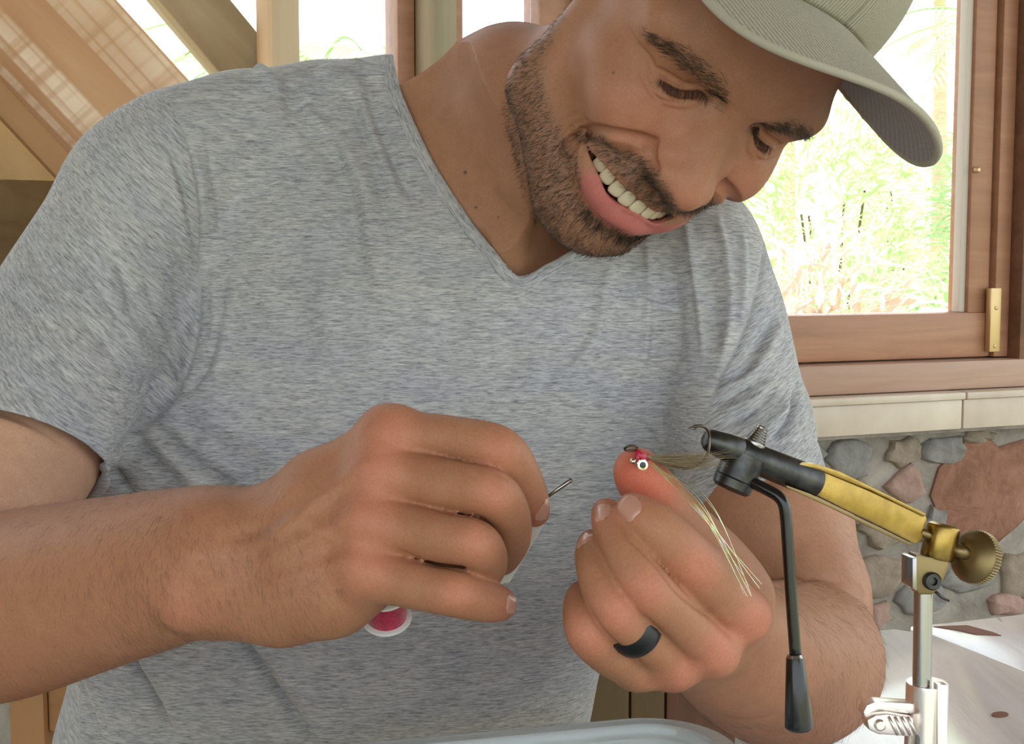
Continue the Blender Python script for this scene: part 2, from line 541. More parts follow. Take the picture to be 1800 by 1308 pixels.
# window on the right: sash, frame, glass, stay
M_glass = NT('window_glass', rough=0.02, color=(1, 1, 1)).set(Transmission_Weight=1.0, IOR=1.05, Specular_IOR_Level=0.2).m
w1 = empty('window_1', tuple(wpt(s_gl, z_gl, 0)))
tag(w1, 'wide red-brown timber window behind his left shoulder', kind='structure')
slab('stile', s_gl, s_st, z_gl - 0.005, TOP - 0.06, -0.055, -0.005, M_sash, w1, 0.006)
slab('stile', s_gl_l - 0.07, s_gl_l, z_gl - 0.005, TOP - 0.06, -0.055, -0.005, M_sash, w1, 0.006)
slab('bottom_rail', s_gl_l - 0.07, s_st, z_rail, z_gl, -0.050, 0.0, M_sash, w1, 0.006)
slab('top_rail', s_gl_l - 0.07, s_st, TOP - 0.16, TOP - 0.06, -0.050, 0.0, M_sash, w1, 0.006)
slab('jamb', s_st + 0.004, s_st + 0.034, z_rail, TOP, -0.06, 0.004, M_sash, w1, 0.003)
slab('jamb', s_st + 0.034, s_fr + 0.20, z_rail - 0.02, TOP, -0.08, 0.03, M_frame, w1, 0.004)
slab('jamb', s_gl_l - 0.16, s_gl_l - 0.074, z_rail - 0.02, TOP, -0.12, 0.02, M_frame, w1, 0.004)
slab('window_sill', s_gl_l - 0.16, s_fr + 0.20, z_sill, z_rail - 0.002, -0.12, 0.035, M_sill, w1, 0.004)
slab('pane', s_gl_l, s_gl, z_gl, TOP - 0.16, -0.034, -0.030, M_glass, w1)
M_bead = NT('pale_glazing_bead', rough=0.5, color=(0.62, 0.55, 0.47)).m
slab('glazing_bead', s_gl - 0.012, s_gl, z_gl, TOP - 0.16, -0.030, -0.012, M_bead, w1, 0.002)
M_oldbrass = NT('dull_brass', rough=0.4, metal=0.6, color=(0.62, 0.45, 0.22)).m
st = slab('window_stay', s_st - 0.013, s_st + 0.009, wall_st(1742, 622)[1] + 0.004, wall_st(1742, 506)[1], 0.001, 0.013, M_oldbrass, w1, 0.002)
for pyy in (541, 608):
    q = wpt(s_st - 0.002, wall_st(1742, pyy)[1], 0.012); lathe('screw', q, WN, [(0, 0.0035), (0.0018, 0.0033), (0.0026, 0.0018)], M_oldbrass, w1, 16)
q = on_wall(1715, 299, -0.004); lathe('catch', q, WN, [(0, 0.005), (0.006, 0.005), (0.008, 0.003)], M_oldbrass, w1, 16)

# cream ledge tiles under the window
M_tile = NT('cream_ledge_tile', rough=0.35)
M_tile.base(M_tile.ramp(M_tile.noise(M_tile.coords(), 14, 4), [(0.3, (0.62, 0.52, 0.41)), (0.7, (0.74, 0.64, 0.52))])); M_tile = M_tile.m
s_j = wall_st(1648, 720)[0]; tw = 0.30
led = slab('trim_1', s_gl_l - 0.3, 2.1, z_tile_b - 0.006, z_led - 0.002, -0.07, 0.046, M_mortar); tag(led, 'mortar bed of the tiled window ledge', kind='structure')
for k in range(-4, 4):
    s0 = s_j + k * tw
    if s0 + tw < s_gl_l - 0.3 or s0 > 2.05: continue
    slab('tile', s0 + 0.0015, s0 + tw - 0.0015, z_tile_b, z_led - 0.012, 0.044, 0.058, M_tile, led, 0.003)
    slab('tile', s0 + 0.0015, s0 + tw - 0.0015, z_led - 0.0115, z_led, -0.02, 0.066, M_tile, led, 0.003)

# stones of the wall: each its own piece set into the mortar
def stone_mat(name, c1, c2):
    t = NT(name, rough=0.85); v = t.coords((1, 1, 1)); n = t.noise(v, 22, 8, 0.68, 0.8); n2 = t.noise(v, 90, 4, 0.6)
    t.base(t.mix(0.3, t.ramp(n, [(0.32, c1), (0.62, c2), (0.78, tuple(min(1, q * 1.5) for q in c2))]), t.ramp(n2, [(0.3, c1), (0.7, c2)])))
    t.bump(n, 0.7, 0.006); return t.m
M_st = [stone_mat('red_stone', (0.20, 0.085, 0.05), (0.40, 0.20, 0.13)), stone_mat('pink_stone', (0.34, 0.20, 0.15), (0.48, 0.33, 0.27)),
        stone_mat('grey_stone', (0.19, 0.18, 0.165), (0.36, 0.345, 0.32)), stone_mat('tan_stone', (0.22, 0.165, 0.115), (0.40, 0.33, 0.25))]
def stone(px, py, rx, ry, kind, seed, out=0.012, off=0.0):
    r = np.random.default_rng(seed)
    c = on_wall(px, py, off); d = (c - CAM) @ FWD
    a, b = 1.12 * rx * d / F_PX / math.cos(WALL_A), 1.12 * ry * d / F_PX
    nn = 14; ang = np.linspace(0, 2 * math.pi, nn, endpoint=False); rad = 1 + 0.16 * r.normal(size=nn).clip(-1.4, 1.4)
    rings = [(1.0, -0.02), (0.97, 0.35 * out), (0.86, 0.78 * out), (0.55, out), (0.0, out * 1.03)]
    V, F = [], []
    for q, o in rings:
        for k in range(nn):
            if q == 0 and k > 0: break
            p = c + WT * (a * q * rad[k] * math.cos(ang[k])) + np.array([0, 0, 1]) * (b * q * rad[k] * math.sin(ang[k])) + WN * (o + (r.normal() * 0.0025 if q < 0.95 else 0))
            V.append(p)
    for i in range(3):
        for k in range(nn):
            k2 = (k + 1) % nn; F.append((i * nn + k, i * nn + k2, (i + 1) * nn + k2, (i + 1) * nn + k))
    for k in range(nn): F.append((3 * nn + k, 3 * nn + (k + 1) % nn, 4 * nn))
    me = bpy.data.meshes.new('stone'); V = np.array(V) - c
    me.from_pydata([tuple(v) for v in V], [], F); me.update()
    o = link('stone', me, M_st[kind], None); sharp(o, 60);     o.parent = wall; o.matrix_parent_inverse = wall.matrix_basis.inverted(); o.location = c
STONES = [(1735, 862, 96, 92, 0), (1590, 852, 34, 30, 1), (1492, 805, 44, 32, 2), (1660, 790, 40, 24, 2), (1588, 795, 34, 22, 3), (1500, 880, 38, 34, 3), (1555, 925, 46, 36, 3), (1470, 960, 34, 46, 2),
          (1545, 1010, 52, 40, 3), (1700, 1000, 58, 34, 2), (1620, 1050, 44, 26, 2), (1790, 1010, 40, 44, 3), (1765, 1060, 40, 22, 1), (1480, 1050, 42, 34, 2), (1720, 768, 34, 12, 3), (1530, 1080, 36, 22, 1),
          (1400, 800, 50, 34, 2), (1390, 890, 46, 44, 0), (1385, 985, 50, 40, 3), (1400, 1070, 48, 36, 1), (1640, 930, 26, 34, 2)]
for i, (x, y, a, b, k) in enumerate(STONES): stone(x, y, a, b, k, 50 + i)
r_ = np.random.default_rng(3)
for px in range(30, 1320, 120):                                    # the same masonry behind him
    for py in range(820, 1340, 105):
        stone(px + r_.uniform(-14, 14) + (55 if (py // 105) % 2 else 0), py + r_.uniform(-8, 8), r_.uniform(48, 60), r_.uniform(40, 50), int(r_.integers(0, 4)), int(px * 7 + py))

# posts and braces on the left
p1 = beam('post', wpt((s_post_l + s_post_r) / 2, z_tile_b, 0.03), wpt((s_post_l + s_post_r) / 2, TOP, 0.03), WT, s_post_r - s_post_l, 0.10, M_pale)
tag(p1, 'pale upright timber post left of the bright window', 'post')
w2 = empty('window_2', tuple(wpt(s_w2a, Z_W2, 0))); tag(w2, 'bright narrow window pane behind his right shoulder', kind='structure')
slab('pane', s_w2a - 0.02, s_w2b, Z_W2, TOP, -0.034, -0.030, M_glass, w2)
slab('stile', s_w2b, s_m1, Z_W2, TOP, -0.06, 0.0, M_sash, w2, 0.005)
slab('bottom_rail', s_w2a, s_w2b, Z_W2 - 0.02, Z_W2 + 0.04, -0.06, 0.0, M_sash, w2, 0.005)
p2 = beam('post', wpt((s_m1 + s_m2) / 2, z_tile_b, 0.03), wpt((s_m1 + s_m2) / 2, TOP, 0.03), WT, s_m2 - s_m1 - 0.002, 0.09, M_grey)
tag(p2, 'narrow greenish timber post between two red-brown window stiles', 'post')
w3 = empty('window_3', tuple(wpt(s_m2, Z_W2, 0))); tag(w3, 'bright window directly behind his neck and jaw', kind='structure')
slab('stile', s_m2, s_m3, Z_W2, TOP, -0.06, 0.0, M_sash, w3, 0.005)
slab('stile', s_w3b - 0.05, s_w3b, Z_W2, TOP, -0.06, 0.0, M_sash, w3, 0.005)
slab('bottom_rail', s_m3, s_w3b - 0.05, Z_W2 - 0.02, Z_W2 + 0.04, -0.06, 0.0, M_sash, w3, 0.005)
slab('pane', s_m3, s_w3b - 0.05, Z_W2, TOP, -0.034, -0.030, M_glass, w3)
# grey brace, then the wide sawn board nearer the room
def brace(name, a, b, wpx, off, depth, mat, label):
    """diagonal timber whose middle line runs through two picture points, wpx wide in the picture"""
    p, q = on_wall(*a, off), on_wall(*b, off)
    u = (q - p) / np.linalg.norm(q - p); w = np.cross(WN, u)
    d = ((p + q) / 2 - CAM) @ FWD
    o = beam(name, p, q, w, wpx * d / F_PX, depth, mat); tag(o, label, 'timber'); return o
brace('brace', (180, -180), (485, 185), 100, -0.056, 0.06, M_grey, 'weathered grey-green diagonal brace meeting the pale post')
brace('wide_board', (-250, -290), (600, 619), 254, 0.16, 0.05, M_board, 'wide orange sawn board leaning diagonally behind his right shoulder')
brace('thin_board', (-340, -190), (480, 691), 44, 0.225, 0.035, M_pine, 'narrow pine batten under the wide orange board')

# chair back, plank screen
ch = empty('chair', tuple(at(55, 1500, 1.10) * (1, 1, 0))); tag(ch, 'orange pine chair partly hidden behind his forearm', 'chair')
def chair():
    b0 = at(58, 1250, 1.12); x0 = b0[0]; y0 = b0[1]
    w, dpt = 0.40, 0.38
    for i, (dx, dy, h) in enumerate(((0, 0, 0.74), (w, 0, 0.74), (0, -dpt, 0.44), (w, -dpt, 0.44))):
        beam('leg', (x0 + dx, y0 + dy, 0.0), (x0 + dx, y0 + dy, h), (1, 0, 0), 0.031, 0.03, M_pine, ch, 0.003)
    beam('seat', (x0 - 0.015, y0 - dpt / 2, 0.455), (x0 + w + 0.015, y0 - dpt / 2, 0.455), (0, 1, 0), dpt + 0.04, 0.025, M_pine, ch, 0.004)
    for z in (0.56, 0.63, 0.70): beam('back_rail', (x0 + 0.016, y0 + 0.002, z), (x0 + w - 0.016, y0 + 0.002, z), (0, 0, 1), 0.045, 0.018, M_pine, ch, 0.003)
    for dy in (0, -dpt): beam('stretcher', (x0 + 0.016, y0 + dy, 0.18), (x0 + w - 0.016, y0 + dy, 0.18), (0, 0, 1), 0.03, 0.018, M_pine, ch, 0.003)
chair()
ben = empty('bench_back', tuple(at(1105, 1400, 1.25) * (1, 1, 0))); tag(ben, 'old brown plank bench back seen between torso and forearm', 'bench')
def bench():
    c = at(1105, 1235, 1.25); d = 1.25 / F_PX
    for x0, x1, m in ((930, 1030, M_brown), (1032, 1104, M_brown), (1107, 1166, M_brown), (1169, 1290, M_frame)):
        a = at((x0 + x1) / 2, 1235, 1.25)
        beam('plank', (a[0], a[1], 0.06), (a[0], a[1], 0.80), (1, 0, 0), (x1 - x0) * d, 0.025, m, ben, 0.003)
    l, r = at(930, 1235, 1.25), at(1290, 1235, 1.25)
    for z in (0.16, 0.5): beam('rail', (l[0], l[1] + 0.026, z), (r[0], r[1] + 0.026, z), (0, 0, 1), 0.07, 0.026, M_brown, ben, 0.003)
    for x in (l[0] + 0.03, r[0] - 0.03): beam('leg', (x, l[1] + 0.06, 0.0), (x, l[1] + 0.06, 0.55), (1, 0, 0), 0.05, 0.04, M_brown, ben, 0.003)
bench()

# ------------------------------------------------------------------ outside: ground and sunlit planting
M_ground = NT('dry_grass_ground', rough=0.9, color=(0.24, 0.25, 0.13)).m
g = bm_obj('ground', box_bm((60, 60, 0.1), 0, 1, Matrix.Translation((0, 5, -0.35))), M_ground); tag(g, 'dry grassy ground outside the windows', kind='structure')
def leaf_mat(name, c, tr):
    t = NT(name, rough=0.5, color=c); d = t.add('BsdfTranslucent'); d.inputs[0].default_value = (*tr, 1)
    mx = t.add('MixShader'); mx.inputs[0].default_value = 0.5
    t.lk(t.b.outputs[0], mx.inputs[1]); t.lk(d.outputs[0], mx.inputs[2]); t.lk(mx.outputs[0], t.n['Material Output'].inputs[0]); return t.m
M_leaf = [leaf_mat('light_green_leaf', (0.52, 0.64, 0.36), (0.60, 0.76, 0.38)), leaf_mat('grass_green_leaf', (0.42, 0.56, 0.32), (0.50, 0.68, 0.34)), leaf_mat('dry_leaf', (0.66, 0.54, 0.45), (0.72, 0.58, 0.47))]
def blades(base, n, L, w, spread, mat, seed, name, parent, droop=0.5):
    r = np.random.default_rng(seed); V, F = [], []
    for i in range(n):
        a = r.uniform(0, 2 * math.pi); e = r.uniform(0.15, 1.0) * spread
        d = np.array([math.cos(a) * e, math.sin(a) * e, 1.0]); d /= np.linalg.norm(d); l = L * r.uniform(0.6, 1.1)
        sd = np.cross(d, (0.2, 0.3, 1)); sd /= np.linalg.norm(sd)
        p0 = base + r.normal(size=3) * (0.03, 0.03, 0.01)
        b = len(V)
        for j in range(6):
            t = j / 5; p = p0 + d * l * t + np.array([d[0] * 0.5, d[1] * 0.5, -1.0]) * (droop * l * t * t)
            ww = w * (0.35 + 1.3 * t * (1 - t) * 2) * (1 - t) ** 0.4
            V += [p - sd * ww, p + sd * ww]
        for j in range(5): F.append((b + 2 * j, b + 2 * j + 1, b + 2 * j + 3, b + 2 * j + 2))
    o = pydata(name, V, F, mat, parent); tag(o, kind='stuff'); return o
def palm(px, d, h, seed, label):
    c = at(px, 500, d); base = np.array([c[0], c[1], -0.30])
    t = empty('palm', tuple(base)); tag(t, label, 'palm', 'palms outside the window')
    tube('trunk', catmull([base, base + (0.04, 0, h * 0.5), base + (0.0, 0.05, h)], 6), np.linspace(0.09, 0.06, 13), M_pale, t, 12)
    r = np.random.default_rng(seed)
    for k in range(11):
        a = 2 * math.pi * k / 11 + r.uniform(-0.2, 0.2); up = r.uniform(0.1, 0.9); L = r.uniform(0.8, 1.2)
        d0 = np.array([math.cos(a), math.sin(a), up]); d0 /= np.linalg.norm(d0)
        P = [base + np.array([0, 0.05, h]) + d0 * L * q + np.array([0, 0, -0.55 * L * q * q]) for q in np.linspace(0, 1, 12)]
        V, F = tube_vf(P, np.linspace(0.012, 0.003, 12), 5)
        for i in range(1, 12):
            tg = P[i] - P[i - 1]; tg /= np.linalg.norm(tg); sd = np.cross(tg, (0, 0, 1)); sd /= np.linalg.norm(sd) + 1e-6
            for s in (-1, 1):
                for q in (0, 0.5):
                    p = P[i - 1] + (P[i] - P[i - 1]) * q; l = 0.34 * math.sin(math.pi * min(1, (i + q) / 12.5)) + 0.05
                    tip = p + (sd * s * 0.8 + tg * 0.6 + np.array([0, 0, -0.35])) * l; m = (p + tip) / 2 + np.array([0, 0, 0.02])
                    b = len(V); V += [p, m + tg * 0.016, tip, m - tg * 0.016]; F.append((b, b + 1, b + 2, b + 3))
        pydata('frond', V, F, M_leaf[int(r.integers(0, 2))], t)
palm(1752, 8.6, 2.95, 1, 'palm with arching fronds beside the window stile')
palm(1640, 13.0, 4.2, 2, 'tall palm far back behind the cap brim')
palm(1380, 15.5, 4.0, 5, 'palm farthest back, beside his cheek')
palm(560, 6.0, 2.2, 9, 'palm outside the narrow window behind his right shoulder')
rr = np.random.default_rng(8)
def shrub(px, d, seed, label, kind, h=0.9):
    """a dense bush: stems inside a cloud of strap leaves"""
    c = at(px, 560, d); base = np.array([c[0], c[1], -0.30]); r = np.random.default_rng(seed)
    t = empty('shrub', tuple(base)); tag(t, label, 'shrub', 'shrubs outside the window')
    for k in range(4):
        e = base + np.array([r.uniform(-0.25, 0.25), r.uniform(-0.2, 0.2), h * r.uniform(0.6, 0.9)])
        tube('stem', [base + (0, 0, 0.0), (base + e) / 2 + (0.02, 0, 0.03), e], [0.02, 0.015, 0.01], M_brown, t, 6)
    n = int(700 + 500 * h)
    u = r.normal(size=(n, 3)); u /= np.linalg.norm(u, axis=1)[:, None]; u *= r.uniform(0.35, 1, n)[:, None] ** 0.5
    P = base + np.array([0, 0, 0.08 + h * 0.55]) + u * np.array([0.42 + 0.10 * h, 0.34, h * 0.55])
    D = u * (1, 1, 0.6) + r.normal(size=(n, 3)) * 0.5 + np.array([0, 0, 0.35]); D /= np.linalg.norm(D, axis=1)[:, None]
    S = np.cross(D, r.normal(size=(n, 3))); S /= np.linalg.norm(S, axis=1)[:, None]
    L = r.uniform(0.14, 0.36, n)[:, None]; w = r.uniform(0.008, 0.02, n)[:, None]; sag = np.array([0, 0, -1.0]) * L * 0.25
    V = np.stack([P, P + D * L * 0.45 + S * w, P + D * L * 0.45 - S * w, P + D * L + sag], 1).reshape(-1, 3)
    b = (np.arange(n) * 4)[:, None]
    Q = np.vstack([b + np.array([0, 1, 2]), b + np.array([1, 3, 2])])
    o = link('foliage', np_mesh('foliage', V, Q), M_leaf[kind], t, False); tag(o, kind='stuff')
shrub(1425, 4.9, 20, 'dry reddish bush close outside the window by his chin', 2, 1.2)
shrub(1520, 7.6, 30, 'pale green bush in the middle of the window view', 0, 1.3)
shrub(1738, 5.7, 40, 'green grassy bush at the right of the window view', 1, 1.1)
shrub(1455, 9.8, 50, 'distant light green bush behind the dry one', 0, 2.4)
shrub(1775, 11.0, 60, 'tall green bush against the window stile', 1, 2.6)
shrub(1590, 14.0, 65, 'tall light green bush farthest back in the wide window', 0, 2.8)
shrub(640, 4.8, 70, 'pale bush outside the narrow left window', 0, 1.6)
# ------------------------------------------------------------------ the head (local millimetres: X his left, Y up, Z forward, origin between the eyes)
HM = np.array([[0.78544, 0.32622, 0.52599], [0.59382, -0.6368, -0.49179], [0.17451, 0.69862, -0.69389]]).T   # columns in camera axes (right, down, forward)
HT = np.array([115.4, -140.0, 678.1])
CW = np.stack([RIGHT, -UP, FWD], 1)                # camera axes -> world
def h2w(L): return CAM + (np.asarray(L, float) @ HM.T + HT) @ CW.T * 0.001
def hdir(L): return np.asarray(L, float) @ HM.T @ CW.T
def w2h(P): return ((np.asarray(P, float) - CAM) @ CW * 1000.0 - HT) @ HM
def hpix(px, py, d): return w2h(at(px, py, d * 0.001))
def mirror(c): return [np.array(p, float) * (-1, 1, 1) for p in c]

def mirror_mouth(c): return [np.array((-0.60 * p[0], p[1], p[2] - 0.10 * abs(p[0])), float) for p in c]

def pick(f, pts, push=0.0):
    """where the sight lines through pixels first meet the sculpted surface"""
    pts = np.asarray(pts, float)
    a = np.array([hpix(x, y, 560) for x, y in pts]); b = np.array([hpix(x, y, 860) for x, y in pts])
    d = (b - a) / np.linalg.norm(b - a, axis=1)[:, None]
    t = np.zeros(len(pts)); L = np.linalg.norm(b - a, axis=1)
    for _ in range(500):
        v = f.value(a + d * t[:, None])
        t = np.minimum(t + np.clip(v, 0, 4) * 0.7, L)
    return a + d * (t + push)[:, None]

# outlines of the features on the near side of the face
UPLIP = [(1036, 252), (1046, 263), (1056, 274), (1074, 294), (1088, 310), (1103, 328), (1120, 345)]
LOLIP = [(1036, 252), (1038, 267), (1047, 291), (1059, 318), (1076, 348), (1098, 366), (1120, 377)]
LOOUT = [(1031, 258), (1029, 281), (1031, 318), (1040, 348), (1060, 378), (1082, 397), (1108, 405)]
TEETH = [(1055, 288), (1068, 310), (1084, 332), (1101, 349)]
LIDEDGE = [(1160, 140), (1175, 149), (1190, 156), (1203, 160), (1216, 161), (1232, 160), (1243, 172)]
SLIT = [(1161, 143), (1172, 154), (1184, 162), (1200, 167), (1216, 167), (1230, 165), (1243, 175)]
LIDFOLD = [(1157, 122), (1172, 132), (1184, 140), (1205, 150), (1224, 151), (1238, 156)]
BROW = [(1146, 67), (1178, 85), (1208, 106), (1239, 130), (1261, 156), (1271, 180)]

def dense(P, r, n=6):
    P = catmull(P, n); r = np.interp(np.linspace(0, 1, len(P)), np.linspace(0, 1, len(r)), r)
    return P, r

def build_head():
    h = 0.9
    f = Field((-112, -205, -180), (92, 88, 46), h)
    S = (-1, 1)
    # skull, face and jaw, softened together
    f.ell((0, 42, -84), (76, 84, 97))
    f.ell((0, -22, -58), (64, 70, 62), 18)
    f.ell((0, 22, -30), (62, 44, 42), 14)
    for s in S:
        f.cone((s * 57 - 4, -66, -68), (s * 20 - 5, -103, -27), 17, 18, 16)
        f.cone((s * 60, -14, -76), (s * 57 - 4, -66, -68), 13, 17, 14)
        f.ell((s * 51, -18, -36), (18, 18, 24), 18)                # cheekbone
        f.ell((s * 40, -31, -14), (21, 19, 19), 18)                # raised cheek
        f.cone((s * 55, 18, -17), (s * 12, 13, 0), 13, 10, 10)       # brow ridge
        f.ell((s * 58, 26, -48), (12, 26, 24), 12)
    f.ell((0, -66, -15), (41, 28, 24), 14)                         # muzzle
    f.ell((-6, -107, -20), (23, 18, 18), 12)                       # chin
    f.ell((0, 20, -6), (22, 16, 18), 10)                           # glabella
    # neck (anchor points given in the view, turned into head axes)
    nb = hpix(790, 400, 874); nm = hpix(940, 212, 818); nt = np.array([0, -25, -95.])
    f.chain([nt, nm, nb], [47, 48, 58], 14)
    f.cone(hpix(890, 165, 838), hpix(730, 200, 866), 44, 38, 30); f.cone(hpix(730, 200, 866), hpix(560, 235, 888), 38, 36, 22)    # trapezius
    f.cone((-48, -40, -90), hpix(880, 470, 818), 12, 10, 20)        # neck muscle to the collarbone notch
    f.ell(hpix(890, 560, 860), (95, 55, 50), 30, R=HM.T)
    f.ell(hpix(720, 480, 885), (120, 70, 60), 30, R=HM.T)
    f.blur(4, 2)
    teeth = pick(f, TEETH, 5.0)
    base = pick(f, UPLIP); lob = pick(f, LOLIP); loo = pick(f, LOOUT)
    # sockets
    for s in S:
        f.ell((s * 31, -1, 6), (17, 7, 9), 9, 'sub')
        f.ell((s * 15, 2, 8), (5, 7, 7), 6, 'sub')
    # nose
    f.cone((0, 5, -2), (0, -32, 15), 9, 11, 9)
    f.ell((0, -42, 20), (12, 11.5, 12), 7)
    for s in S:
        f.ell((s * 13.5, -41, 8.5), (9, 9.5, 13), 10)
        f.cone((s * 10, 2, -3), (s * 15, -24, 2), 7, 9, 10)        # side of the nose
    f.blur(1, 2)
    f.cone((0, -50, 14), (0, -58, 9), 5, 6, 6); f.ell((0, -57, 0), (26, 8, 9), 8)
    for s in S:
        f.ell((s * 6.5, -53.5, 15), (2.8, 3.5, 5), 1.5, 'sub')
    al = pick(f, [(1152, 246), (1144, 256), (1142, 268), (1144, 281), (1154, 298)])
    for q in (al, mirror(al)):
        f.chain(*dense(q, [0.5, 1.6, 2.1, 1.9, 1.0]), 3, 'sub')     # crease round the wing
    # lids over the eyeball
    eye = pick(f, [(1194, 158)])[0]
    ec = np.array([-32.0, eye[1], eye[2] - 13.0])
    for s in S:
        f.ell(ec * (-s, 1, 1), (15, 13.4, 14.0), 4)
    fold = pick(f, LIDFOLD); slit = pick(f, SLIT); edge = pick(f, LIDEDGE)
    for q in (fold, mirror(fold)):
        f.chain(*dense(q, [0.8, 1.0, 1.2, 1.2, 1.2, 0.8]), 2.0, 'sub')
    pouch = pick(f, [(1156, 156), (1168, 172), (1186, 178), (1205, 181), (1225, 180)])
    for q in (pouch, mirror(pouch)): f.chain(*dense(q, [0.8, 1.3, 1.5, 1.3, 0.8]), 3)
    # smile: lips then the opening
    base[-1] *= (0, 1, 1); lob[-1] *= (0, 1, 1); loo[-1] *= (0, 1, 1)
    base[-1, 1:] += (-0.8, 0.6); n = np.linspace(0, 1, len(base))
    up = base + np.array([0, 2.6, -1.2]) * n[:, None]
    lo = 0.5 * (lob + loo) + np.array([0, 0, -3.0]) * np.minimum(n * 3, 1)[:, None]
    gap = np.linalg.norm(lob - loo, axis=1) * 0.5
    for q in (up, mirror_mouth(up)): f.chain(*dense(q, np.interp(n, [0, 0.3, 1], [1.4, 2.8, 3.4])), 4)
    for q in (lo, mirror_mouth(lo)): f.chain(*dense(q, np.clip(gap * 1.1, 1.6, 6.0)), 3.5)
    mid = 0.5 * (base + lob); half = 0.5 * np.linalg.norm(base - lob, axis=1)
    for q in (mid, mirror_mouth(mid)):
        pp, rr = dense(q, half, 5)
        for p, r in zip(pp, rr):
            f.ell(p + np.array([0, 0, -4]), (3.0, max(r, 0.8), 12), 0.8, 'sub')
    nl = pick(f, [(1138, 246), (1112, 242), (1088, 238), (1062, 232), (1042, 230), (1024, 236), (1006, 250), (994, 268)])
    nl2 = pick(f, [(1052, 219), (1036, 214), (1016, 216), (999, 228), (985, 246)])
    for q in (nl, mirror(nl)): f.chain(*dense(q, [0.2, 0.3, 0.35, 0.4, 0.5, 0.5, 0.4, 0.1]), 6, 'sub')
    f.ell((-3, -95, 6), (17, 3.5, 6), 7, 'sub')                    # hollow under the lower lip
    # slit between the lids
    for q in (slit, mirror(slit)):
        f.chain(*dense(q, [0.6, 1.5, 1.9, 2.2, 2.0, 1.3, 0.6]), 0.6, 'sub')
    # ears
    for s in S:
        f.ell((s * 75, 8, -104), (6, 29, 16), 5)
        f.ell((s * 80, 14, -101), (4, 18, 9), 3, 'sub')
    return f, dict(up=up, lo=lo, gap=gap, base=base, lob=lob, loo=loo, ec=ec, slit=slit, edge=edge, nl=nl, nl2=nl2, teeth=teeth, mid=mid, half=half)

head_f, hk = build_head()
head_V, head_Q = head_f.mesh()
head_V = smooth_mesh(head_V, head_Q, 1, 0.3)
head_N = normals(head_V, head_Q)

# fine wrinkles, seen on the near side and mirrored
def face_lines(V, N):
    D = np.zeros(len(V))
    P = lambda pts: pick(head_f, pts)
    lines = [([(1103, 46), (1117, 73), (1137, 94), (1148, 113), (1157, 131)], -1.3, 1.2),
             ([(1122, 121), (1134, 146), (1152, 170), (1172, 179), (1193, 181), (1215, 180)], -1.0, 1.1),
             ([(1137, 106), (1141, 130), (1150, 152), (1166, 168)], -0.9, 1.0),
             ([(1052, 219), (1036, 214), (1016, 216), (999, 228), (985, 246)], -0.9, 1.5),
             ([(1025, 200), (1005, 203), (985, 220), (972, 244)], -0.6, 1.6),
             ([(1284, 180), (1290, 192), (1291, 202)], -0.5, 1.5)]
    for pts, a, w in lines:
        q = catmull(P(pts), 5)
        for c in (q, q * (-1, 1, 1)): crease(V, N, c, a, w, D)
    return D
head_V = head_V + head_N * face_lines(head_V, head_N)[:, None]
head_N = normals(head_V, head_Q)

def in_poly(x, y, poly):
    poly = np.asarray(poly, float); ins = np.zeros(len(x), bool); j = len(poly) - 1
    for i in range(len(poly)):
        xi, yi = poly[i]; xj, yj = poly[j]
        c = ((yi > y) != (yj > y)) & (x < (xj - xi) * (y - yi) / (yj - yi + 1e-9) + xi)
        ins ^= c; j = i
    return ins

# near-side picture position of every vertex (far-side vertices take the mirrored place)
hm_V = head_V.copy(); hm_N = head_N.copy()
far = hm_V[:, 0] > 0
hm_V[far, 0] *= -1; hm_N[far, 0] *= -1
hp = proj(h2w(hm_V)); hx, hy, hz = hp.T
_vis = (hdir(hm_N) * (h2w(hm_V) - CAM)).sum(1) < 0.02
_c = (np.clip(hx // 5, 0, 399).astype(int), np.clip((hy + 400) // 5, 0, 399).astype(int))
_zb = np.full((400, 400), 9.0); _near = ~far & _vis
np.minimum.at(_zb, (_c[0][_near], _c[1][_near]), hz[_near])
face_ok = _vis & (hz < _zb[_c] + 0.008) & (hm_V[:, 2] > -110)

BEARD = [(975, -40), (1000, 15), (980, 60), (958, 105), (962, 160), (972, 200), (990, 232), (1006, 258), (1020, 285), (1022, 330), (1030, 365),
         (1060, 394), (1085, 411), (1110, 417), (1145, 405), (1150, 430), (1100, 470), (1020, 480), (975, 455), (945, 405), (928, 350), (910, 290),
         (895, 230), (888, 190), (890, 150), (912, 105), (935, 50), (950, -40)]
MUST = [(1010, 232), (1040, 231), (1062, 244), (1085, 259), (1112, 266), (1138, 280), (1154, 302), (1176, 331), (1190, 360), (1200, 378), (1170, 374),
        (1145, 358), (1122, 342), (1104, 322), (1088, 304), (1070, 284), (1050, 262), (1037, 250), (1018, 250)]
SOUL = [(1018, 358), (1032, 362), (1056, 386), (1085, 406), (1110, 410), (1085, 414), (1045, 400), (1024, 380)]
def soft(mask):                                    # spread a vertex mask a little
    w = mask.astype(float)
    E = np.vstack([head_Q[:, [0, 1]], head_Q[:, [1, 2]], head_Q[:, [2, 3]], head_Q[:, [3, 0]]])
    for _ in range(12):
        s_ = np.bincount(E[:, 0], w[E[:, 1]], len(w)) + np.bincount(E[:, 1], w[E[:, 0]], len(w))
        n_ = np.bincount(E[:, 0], minlength=len(w)) + np.bincount(E[:, 1], minlength=len(w))
        w = 0.4 * w + 0.6 * s_ / np.maximum(n_, 1)
    return w
m_beard = soft(face_ok & in_poly(hx, hy, BEARD)); m_must = soft(face_ok & in_poly(hx, hy, MUST)); m_soul = soft(face_ok & in_poly(hx, hy, SOUL))
brow_c = catmull(pick(head_f, BROW), 6)
bd, bt = seg_dist(hm_V, brow_c)
